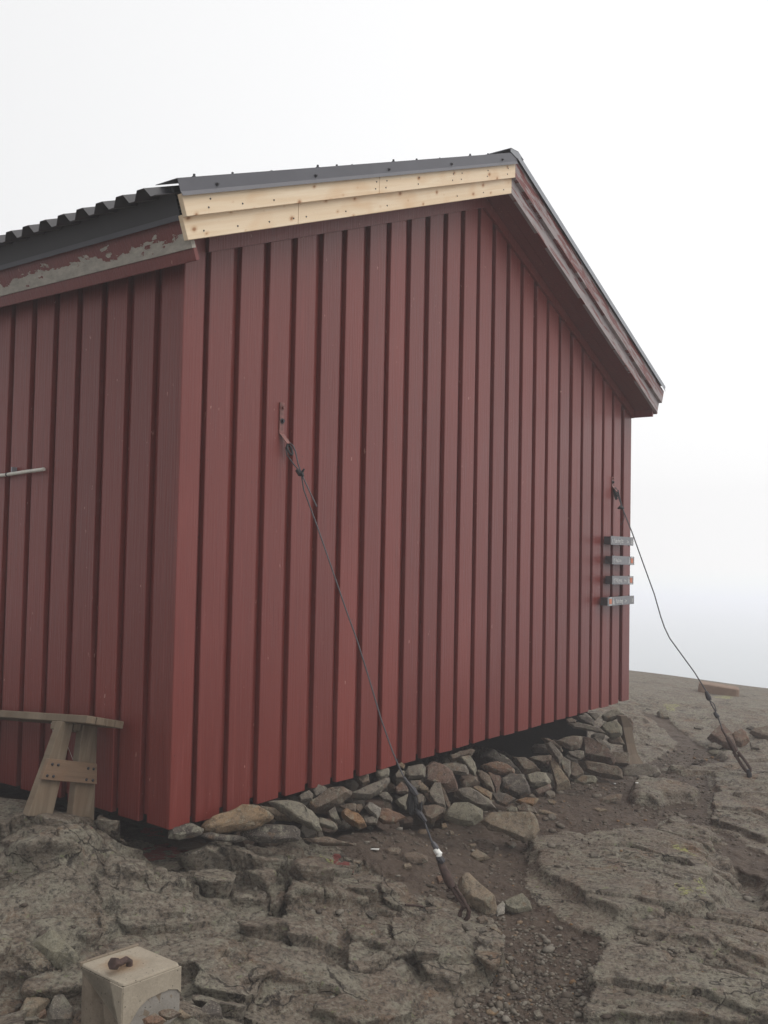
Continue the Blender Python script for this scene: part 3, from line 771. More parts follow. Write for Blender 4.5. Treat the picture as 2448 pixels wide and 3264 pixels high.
ev = MB(); ev.box(-.10, .0, .03, 6.2, 2.548, 2.566); ev.build('eave_soffit', M['red_dark'], hut)
# right eave board
rb = MB(); rb.box(5.135, 5.158, -.18, 6.2, 2.45, 2.62); rb.build('fascia_board', M['old_red'], hut)
rs_ = MB(); rs_.box(W_H+.001, 5.134, -.0, 6.1, 2.455, 2.473); rs_.build('eave_soffit', M['red_dark'], hut)
# brackets the guy wires hook into
def bracket(x, zt_, h, tip):
    mb = MB(); wd = .017
    mb.poly_prism([(x-wd, -.0065, zt_), (x+wd, -.0065, zt_), (x+wd, -.0015, zt_), (x-wd, -.0015, zt_)],
                  [(x-wd, -.0065, zt_-h), (x+wd, -.0065, zt_-h), (x+wd, -.0015, zt_-h), (x-wd, -.0015, zt_-h)])
    z1 = zt_-h; tp = Vector(tip)
    q = [Vector((x-wd, -.0065, z1)), Vector((x+wd, -.0065, z1)), Vector((x+wd, -.0015, z1)), Vector((x-wd, -.0015, z1))]
    d = Vector((tp.x-x, tp.y+.004, tp.z-z1))
    mb.poly_prism(q, [p+d for p in q])
    b = mb.build('wall_bracket', M['rust_paint'], hut, .001)
    for f in (.12, .55):
        z = zt_-h*(f+.05)
        n = MB(); n.tube([(x, -.0068, z), (x, -.0088, z)], .0145, 14); n.tube([(x, -.0085, z), (x, -.020, z)], .009, 6)
        n.build('bolt', M['iron'] if f > .3 else M['rust_paint'], b, .0012)
    return b
bracket(.655, 1.974, .155, (.678, -.035, 1.768))
bracket(4.715, 1.90, .075, (4.742, -.038, 1.775))

# ------------------------------------------------------------------ trail signs on the front wall
F2 = -.085
def sign(l, r, lt_, lb_, rt_, rb_, label, words, small, mark, hiker, arrow):
    a, b, c, d = onY((l, lt_), F2), onY((l, lb_), F2), onY((r, rt_), F2), onY((r, rb_), F2)
    o = (a+b)/2; e = (c+d)/2-o; Ln = np.linalg.norm(e); e1 = e/Ln; e3 = np.cross(e1, [0, 1, 0.]); e3 = -e3 if e3[2] < 0 else e3
    h = .071; e2 = np.array([0, 1., 0])
    t = empty('trail_sign', tuple(o), label, 'sign', 'trail signs on the hut wall')
    p = MB(); p.obox(o, (e1, e2, e3), (0, Ln), (0, .003), (-h/2, h/2)); p.build('panel', M['sign'], t, .001)
    s = MB(); s.obox(o, (e1, e2, e3), (.004, Ln-.004), (.0032, .062), (-h/2+.0035, h/2-.0035)); s.build('back_box', M['sign_side'], t)
    for x in (.2*Ln, .55*Ln, .93*Ln):
        for sg in (-1, 1):
            sc = MB(); q = o+e1*x+e2*.03+e3*sg*(h/2-.003); sc.tube([q, q+e3*sg*.009], .005, 8); sc.build('screw', M['screw'], t)
    rot = Matrix((list(e1), list(-np.cross(e1, e3)), list(e3)))   # rows
    ang = math.atan2(e1[2], e1[0])
    def text(body, x, size, m='white', cond=.62, zoff=-.36):
        cu = bpy.data.curves.new('lettering', 'FONT'); cu.body = body; cu.size = size; cu.extrude = .0006
        ob = bpy.data.objects.new('lettering', cu); COL.objects.link(ob); cu.materials.append(M[m])
        q = o+e1*x-e2*.0012+e3*size*zoff
        ob.matrix_world = Matrix.Translation(Vector(q)) @ Matrix.Rotation(-ang, 4, 'Y') @ Matrix.Rotation(math.pi/2, 4, 'X') @ Matrix.Diagonal((cond, 1, 1, 1))
        bpy.context.view_layer.update()
        mw = ob.matrix_world.copy(); lm = bpy.data.meshes.new_from_object(ob.evaluated_get(bpy.context.evaluated_depsgraph_get()))
        lm.transform(mw); bpy.data.objects.remove(ob); lm.name = 'lettering'
        if not lm.materials: lm.materials.append(M[m])
        link('lettering', lm, None, t)
    def quad(x0, x1, z0, z1, m, name):
        g = MB(); g.obox(o-e2*.0016, (e1, e2, e3), (x0, x1), (-.0002, .0010), (z0, z1)); g.build(name, M[m], t)
    if arrow == 'l': text('«', .022, .075, zoff=-.28)
    else: text('»', Ln-.05, .075, zoff=-.28)
    text(words, words_x(arrow, mark, Ln), .050)
    text(small, words_x(arrow, mark, Ln)+.0168*len(words)+.008, .030, zoff=-.5)
    if mark:
        x0 = Ln-.075 if mark == 'r' else .03
        quad(x0, x0+.048, -.020, .020, 'orange', 'orange_mark')
        quad(x0, x0+.048, .025, .031, 'white', 'white_bar'); quad(x0, x0+.048, -.031, -.025, 'white', 'white_bar')
    hx = hiker*Ln
    g = MB()
    def st(x0, z0, x1, z1, w_):
        dx, dz = x1-x0, z1-z0; k = math.hypot(dx, dz); nx, nz = -dz/k*w_, dx/k*w_
        Q = [(x0+nx, z0+nz), (x0-nx, z0-nz), (x1-nx, z1-nz), (x1+nx, z1+nz)]
        g.poly_prism([tuple(o+e1*(hx+u_)+e3*v_-e2*.0016) for u_, v_ in Q], [tuple(o+e1*(hx+u_)+e3*v_-e2*.0004) for u_, v_ in Q])
    st(0, .012, 0, -.004, .006); st(0, -.004, -.012, -.027, .0035); st(0, -.004, .011, -.027, .0035)
    st(0, .009, .016, -.004, .0025); st(.016, -.001, .019, -.027, .0015); st(-.001, .017, .001, .025, .0048)
    g.build('hiker_symbol', M['white'], t)
def words_x(arrow, mark, Ln): return .062 if arrow == 'l' else .165
sign(1947.4, 2019, 1707.5, 1737, 1712.6, 1739.7, 'topmost of the four grey trail signs, reading Kabin berg lätt, no orange mark', 'Kabin berg lätt', '3,0km', None, .92, 'l')
sign(1951.7, 2021.7, 1771, 1799, 1775, 1800.8, 'second grey trail sign from the top, reading Huså, orange mark at its right end', 'Huså', '8,0km', 'r', .77, 'l')
sign(1951.7, 2019, 1834.9, 1863.5, 1836.7, 1862.6, 'third grey trail sign from the top, reading Fröå gruva, orange mark at right', 'Fröå gruva', '4,6km', 'r', .77, 'l')
sign(1937, 2021, 1904, 1932, 1898, 1925, 'lowest grey trail sign with orange mark at its left end and arrows pointing right', 'Kabin berg', '2,0km', 'l', .21, 'r')

# ------------------------------------------------------------------ bench tipped back against the left wall
BO = np.array([-0.22671744, 0.29435527, 0.48948737])
E1 = np.array([0.01239818, 0.99675136, -0.07958017]); E2 = np.array([0.96796902, -0.03192277, -0.24903196]); E3 = np.array([0.25076337, 0.07394359, 0.96522022])
EE = (E1, E2, E3)
bench = empty('bench', tuple(BO+E1*.16-E3*.42), 'weathered grey wooden bench tilted back against the left wall', 'bench')
LB = 1.9
for a, b in ((0, .049), (.052, .102), (.105, .153), (.156, .204)):
    mb = MB(); mb.obox(BO, EE, (random.uniform(-.004, .002), LB), (a, b), (-.034, 0)); mb.build('seat_plank', M['bench'], bench, .003)
def leg(a0, tl, tr, bl, br):
    P = lambda e2, e3, a: tuple(BO+E1*a+E2*e2+E3*e3)
    q = [(bl, -.447), (br, -.447), (tr, -.034), (tl, -.034)]
    uv = [(z, x) for x, z in q]
    mb = MB(); mb.poly_prism([P(x, z, a0) for x, z in q], [P(x, z, a0+.048) for x, z in q], uv, uv)
    return mb.build('leg', M['bench'], bench, .003)
for a0 in (.16, LB-.2):
    leg(a0, -.012, .05, -.088, .036); leg(a0, .10, .182, .138, .26)
    mb = MB(); q = [(-.074, -.290), (.220, -.288), (.200, -.197), (-.057, -.199)]
    yy = (a0-.024, a0-.0008) if a0 < 1 else (a0+.0488, a0+.072)
    mb.poly_prism([tuple(BO+E1*yy[0]+E2*x+E3*z) for x, z in q], [tuple(BO+E1*yy[1]+E2*x+E3*z) for x, z in q], [(x, z) for x, z in q])
    br_ = mb.build('cross_brace', M['brace'], bench, .002)
    if a0 < 1:
        for x, z in ((-.036, -.222), (-.005, -.222), (-.05, -.272), (-.018, -.272), (.155, -.222), (.185, -.222), (.157, -.272), (.192, -.272)):
            c0 = BO+E1*(yy[0])+E2*x+E3*z; n = MB(); n.tube([c0+E1*.004, c0-E1*.003, c0-E1*.0065], [.0065, .0065, .003], 10); n.build('bolt', M['iron'], br_, smooth=True)
    mb = MB(); mb.obox(BO, EE, (a0-.005, a0+.0), (.052, .088), (-.064, -.0345)); mb.obox(BO, EE, (a0+.05, a0+.1), (.0, .2), (-.07, -.0345)); mb.build('rail', M['bench'], bench, .002)
def bpl(p, a_):
    d_ = ray(*p); o_ = BO+E1*a_; return CAM+d_*(((o_-CAM)@E1)/(d_@E1))
mb = MB(); mb.tube([bpl((163, 2304), .27), bpl((170, 2338), .265), bpl((190, 2355), .26), bpl((211, 2367), .255), bpl((236, 2430), .22)], .0013, 6); mb.build('cord', M['cord'], bench)

# ------------------------------------------------------------------ pipe on the left wall
pi = empty('pipe', (-.03, 1.2, 1.6), 'short white plastic pipe end on the left wall above the bench', 'pipe')
pp = [(-.022, 1.75, 1.605), (-.022, 1.45, 1.600), (-.024, 1.34, 1.600), (-.026, 1.29, 1.603), (-.026, 1.15, 1.611), (-.026, .985, 1.6185)]
pm = MB(); pm.tube(pp, .0095, 14); pm.build('tube', M['pvc'], pi, smooth=True)
cm = MB(); cm.tube([(-.026, 1.312, 1.602), (-.026, 1.304, 1.6025)], .0115, 14); cm.build('clip', M['iron'], pi)
cm = MB(); cm.box(-.03, -.0, 1.262, 1.270, 1.606, 1.640); cm.build('bracket', M['galv'], pi)

# ------------------------------------------------------------------ guy wires
def plane_pt(p, P0, P1):
    """pixel to the upright plane that holds the wire"""
    d = np.array(P1)-np.array(P0); n = np.cross(d, [0, 0, 1.]); dr = ray(*p)
    return CAM+dr*(((np.array(P0)-CAM)@n)/(dr@n))
def ring(mb, c, a, b, ra, rb_, r, n=20, t0=0, t1=2*math.pi):
    c, a, b = np.array(c), np.array(a), np.array(b)
    mb.tube([c+a*ra*math.cos(t0+(t1-t0)*i/n)+b*rb_*math.sin(t0+(t1-t0)*i/n) for i in range(n+1)], r, 7)
# left wire
A1 = hitg((1484, 2932)); B1 = np.array([.688, -.045, 1.762])
Q = lambda p: plane_pt(p, B1, A1)
g1 = empty('guy_wire', tuple(A1), 'near steel guy wire from the front wall down to a rusty eye bolt', 'guy wire', 'guy wires holding the hut')
dn = (A1-B1)/np.linalg.norm(A1-B1); sd_ = np.cross(dn, [0, 1., 0]); sd_ /= np.linalg.norm(sd_)
mb = MB(); k = Q((960, 1508)); tp_ = Q((918, 1408))
mb.tube([k, Q((935, 1478)), Q((915, 1450)), Q((911, 1428)), tp_, Q((934, 1420)), Q((942, 1440)), Q((950, 1478)), k], .0036, 7)
wire = [(960, 1508), (968, 1560), (1012, 1680), (1064, 1830), (1100, 1935), (1138, 2040), (1174, 2155), (1214, 2290), (1250, 2392), (1275, 2452), (1291, 2484)]
mb.tube([Q(p) for p in wire], .0036, 7)
mb.tube([Q((960, 1508)), Q((985, 1562)), Q((1010, 1615))], .0036, 7)
mb.tube([Q((1352, 2618)), Q((1368, 2660)), Q((1379, 2690))], .0048, 7)
mb.build('cable', M['cable'], g1, smooth=True)
mb = MB(); ring(mb, Q((924, 1434)), sd_, dn, .015, .027, .0058); mb.build('thimble', M['rubber'], g1, smooth=True)
def lump(name, mat, a, b, r0, r1, parent, n=8, q=None):
    q = q or Q
    mb = MB(); a, b = q(a), q(b); mb.tube([a, a*.7+b*.3, a*.3+b*.7, b], [r0*.75, r0, r1, r1*.75], n); return mb.build(name, mat, parent, smooth=True)
mb = MB(); mb.tube([Q((946, 1498)), Q((956, 1512)), Q((966, 1510))], [.009, .012, .009], 8); mb.tube([Q((956, 1516)), Q((966, 1500)), Q((970, 1494))], [.006, .006, .004], 7); mb.tube([Q((948, 1505)), Q((968, 1518))], .005, 7)
mb.build('wire_clamp', M['rubber'], g1, smooth=True)
lump('sleeve', M['iron'], (1288, 2480), (1328, 2536), .010, .017, g1)
mb = MB(); c = Q((1315, 2575)); mb.tube([Q((1310, 2530)), Q((1306, 2560)), Q((1310, 2588)), Q((1318, 2594))], [.012, .018, .013, .006], 8); mb.tube([Q((1318, 2530)), Q((1328, 2565)), Q((1324, 2585)), Q((1312, 2592))], [.01, .010, .009, .007], 8)
mb.tube([Q((1332, 2575)), Q((1342, 2560)), Q((1342, 2582))], [.008, .012, .008], 7)
mb.build('hook', M['rubber'], g1, smooth=True)
lump('sleeve', M['iron'], (1326, 2578), (1357, 2620), .015, .012, g1)
lump('sleeve', M['cable'], (1378, 2684), (1394, 2708), .012, .014, g1)
mb = MB(); mb.tube([Q((1388, 2705)), Q((1396, 2718)), Q((1401, 2718.5)), Q((1398, 2736))], [.014, .0145, .0135, .013], 10); mb.build('white_tape', M['tape'], g1, smooth=True)
lump('sleeve', M['iron'], (1395, 2728), (1412, 2752), .017, .019, g1)
lump('turnbuckle', M['rust'], (1402, 2745), (1440, 2828), .019, .023, g1, 10)
mb = MB(); mb.tube([Q((1424, 2840)), Q((1440, 2832)), Q((1456, 2824))], .007, 7); mb.build('wire_clamp', M['rust'], g1, smooth=True)
mb = MB(); mb.tube([Q((1440, 2828)), Q((1462, 2862)), Q((1484, 2896))], .0095, 8); mb.tube([Q((1450, 2826)), Q((1478, 2868)), Q((1489, 2893))], .0075, 8); mb.build('threaded_rod', M['rust'], g1, smooth=True)
mb = MB(); q = [Q((1476, 2890)), Q((1489, 2889)), Q((1495, 2904)), Q((1491, 2924)), Q((1480, 2938)), A1-np.array([0, 0, .04])]
mb.tube(q, .0105, 8); mb.tube([Q((1476, 2890)), Q((1468, 2906)), Q((1463, 2926)), Q((1466, 2945))], [.007, .009, .012, .014], 8); mb.build('eye_bolt', M['rust'], g1, smooth=True)
# right wire
A2 = hitg((2390, 2476)); B2 = np.array([4.745, -.045, 1.768])
Q2 = lambda p: plane_pt(p, B2, A2)
g2 = empty('guy_wire', tuple(A2), 'far steel guy wire beside the trail signs, down to a bolt in bare rock', 'guy wire', 'guy wires holding the hut')
mb = MB()
wire = [(1967, 1572), (1982, 1614), (1992, 1640), (2014, 1695), (2048, 1790), (2086, 1895), (2106, 1965), (2118, 2000), (2135, 2035), (2175, 2090), (2213, 2142), (2248, 2198), (2258, 2222)]
mb.tube([Q2(p) for p in wire], .0048, 7); mb.tube([Q2((1970, 1562)), Q2((1976, 1590)), Q2((1983, 1614))], .0045, 7)
mb.tube([Q2((1986, 1622)), Q2((1990, 1650)), Q2((1984, 1668)), Q2((1978, 1674))], .003, 6)
mb.tube([Q2((2258, 2222)), Q2((2266, 2243)), Q2((2280, 2266)), Q2((2288, 2284))], .005, 7); mb.tube([Q2((2262, 2232)), Q2((2277, 2245)), Q2((2283, 2265)), Q2((2275, 2272)), Q2((2282, 2282))], .004, 7)
mb.tube([Q2((2288, 2284)), Q2((2302, 2325))], .005, 7)
mb.build('cable', M['cable'], g2, smooth=True)
mb = MB(); ring(mb, Q2((1964, 1568)), sd_, dn, .018, .034, .011); mb.tube([Q2((1958, 1560)), Q2((1962, 1582)), Q2((1966, 1592))], .012, 7); mb.build('thimble', M['rubber'], g2, smooth=True)
mb = MB(); mb.tube([Q2((1969, 1621)), Q2((1978, 1616)), Q2((1988, 1622))], [.006, .018, .012], 7); mb.build('wire_clamp', M['rubber'], g2, smooth=True)
lump('sleeve', M['iron'], (2250, 2204), (2262, 2232), .017, .022, g2, 8, Q2)
lump('sleeve', M['iron'], (2277, 2272), (2290, 2288), .016, .018, g2, 8, Q2)
lump('turnbuckle', M['rust'], (2318, 2350), (2346, 2396), .022, .028, g2, 8, Q2)
mb = MB(); mb.tube([Q2((2300, 2322)), Q2((2320, 2356))], .009, 7); mb.build('threaded_rod', M['rust'], g2, smooth=True); mb = MB(); mb.tube([Q2((2340, 2408)), Q2((2352, 2410)), Q2((2360, 2402))], .012, 7)
mb.build('wire_clamp', M['rust'], g2, smooth=True); mb = MB(); mb.tube([Q2((2338, 2396)), Q2((2365, 2440)), Q2((2384, 2464))], .013, 7); mb.tube([Q2((2352, 2396)), Q2((2376, 2426)), Q2((2392, 2450)), Q2((2391, 2460))], .012, 7); mb.build('threaded_rod', M['rust'], g2, smooth=True)
mb = MB(); mb.tube([Q2((2385, 2452)), Q2((2388, 2468)), A2-np.array([0, 0, .05])], [.016, .021, .019], 8); mb.build('eye_bolt', M['iron'], g2, smooth=True)

# ------------------------------------------------------------------ stones
def rock_mesh(name, ring_, dirn, th, seed, rough=.10, cuts=2):
    """ring_: outline points in space; bulges both ways along dirn"""
    rs = random.Random(seed); P = [Vector(p) for p in ring_]; c = sum(P, Vector())/len(P); P = [c+(p-c)*1.09 for p in P]; d = Vector(dirn).normalized()
    size = max((p-c).length for p in P); pts_ = list(P)
    for sg, sc_, off in ((1, rs.uniform(.70, .86), .42), (-1, .62, .5)):
        n = len(P); dx = rs.uniform(-.12, .12); 
        for i, p in enumerate(P):
            j = rs.uniform(.9, 1.08); pts_.append(c+(p-c)*sc_*j+d*sg*th*off*rs.uniform(.75, 1.2))
    bm = bmesh.new(); vs = [bm.verts.new(p) for p in pts_]
    r = bmesh.ops.convex_hull(bm, input=vs, use_existing_faces=False)
    bmesh.ops.delete(bm, geom=[v for v in bm.verts if not v.link_faces], context='VERTS')
    bmesh.ops.remove_doubles(bm, verts=bm.verts[:], dist=size*.05)
    bmesh.ops.dissolve_limit(bm, angle_limit=R(9), verts=bm.verts[:], edges=bm.edges[:])
    bmesh.ops.bevel(bm, geom=bm.edges[:], offset=size*.032, segments=2, profile=.6, affect='EDGES', clamp_overlap=True)
    bmesh.ops.triangulate(bm, faces=bm.faces[:])
    for it in range(2):
        lg = [e for e in bm.edges if e.calc_length() > size*(.22 if it == 0 else .16)]
        if lg: bmesh.ops.subdivide_edges(bm, edges=lg, cuts=1)
        bmesh.ops.triangulate(bm, faces=bm.faces[:])
    bm.normal_update(); o = Vector((seed*3.1, seed*1.7, seed*.9))
    ss = 1/max(size, 1e-4)
    for v in bm.verts:
        q = v.co*ss
        a = mnoise.noise(q*1.6+o)*.5+mnoise.noise(q*3.7+o)*.3+mnoise.noise(q*8+o)*.16
        # foliation: small steps along a tilted direction
        st_ = (q.x*.3+q.y*.2+q.z*1.0+o.x)*4.0; st_ = (st_-math.floor(st_))-.5
        v.co += v.normal*size*(rough*a+.026*st_)
    bmesh.ops.recalc_face_normals(bm, faces=bm.faces)
    me = bpy.data.meshes.new(name); bm.to_mesh(me); bm.free()
    for p in me.polygons: p.use_smooth = True
    me.set_sharp_from_angle(angle=R(24))
    return me, c
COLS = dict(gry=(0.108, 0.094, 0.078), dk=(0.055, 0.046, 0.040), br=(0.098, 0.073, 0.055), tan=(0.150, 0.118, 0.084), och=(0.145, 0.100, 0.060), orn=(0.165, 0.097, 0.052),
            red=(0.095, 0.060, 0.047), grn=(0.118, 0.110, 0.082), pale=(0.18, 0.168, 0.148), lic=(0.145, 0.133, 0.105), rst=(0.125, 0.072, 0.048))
CROP = dict(a=(540, 2460, .30139), b=(940, 2400, .30139), c=(1340, 2320, .30139), d=(1740, 2200, .24111), e=(1640, 2440, .48704), f=(1100, 2700, .42194), g=(0, 2900, .42194), h=(2080, 2120, .22182))
_sid = [0]
def stone(crop, xy, depth, col, label, th=.8, group=None, tilt=.75, name='stone', cat='stone'):
    """outline as seen, set at its own distance (depth = y of its middle, or None: it lies on the ground)"""
    _sid[0] += 1
    ox, oy, k = CROP[crop]; px = [(ox+x*k, oy+y*k) for x, y in xy]
    cx = sum(p[0] for p in px)/len(px); cy = sum(p[1] for p in px)/len(px); bt = max(px, key=lambda p: p[1])
    top = min(p[1] for p in px)
    if depth is None:
        g = hitg((cx, bt[1])); foot = g
        dist = np.linalg.norm(g-CAM); h = (bt[1]-top)/FPX*dist
        back = ray(cx, cy); back = back/np.linalg.norm(back); back[2] = 0
        ctr = None
        n = -ray(cx, cy); n /= np.linalg.norm(n); n = n*.55+np.array([0, 0, tilt]); n /= np.linalg.norm(n)
        p0 = foot+np.array([0, 0, .006])
    else:
        p0 = onY((cx, cy), depth); n = -ray(cx, cy); n /= np.linalg.norm(n); n = n*.8+np.array([0, 0, .45]); n /= np.linalg.norm(n)
    rg = []
    for p in px:
        d = ray(*p); t = ((p0-CAM)@n)/(d@n); rg.append(CAM+d*t)
    rg = np.array(rg); ext = rg.max(0)-rg.min(0)
    dist = np.linalg.norm(p0-CAM); sm = min(max(p[0] for p in px)-min(p[0] for p in px), bt[1]-top)/FPX*dist
    me, c = rock_mesh(name, rg, n, sm*th, _sid[0])
    me.transform(Matrix.Translation(-c))
    o = link(name, me, M['stone']); o.location = c
    b = COLS[col]; j = random.Random(_sid[0]*11).uniform(.88, 1.1); o.color = (b[0]*j, b[1]*j, b[2]*j, 1)
    tag(o, label, cat, group or 'stones of the dry footing under the hut')
    return o
FT = 'stones of the dry footing under the hut'; LS = 'loose stones lying on the ground'
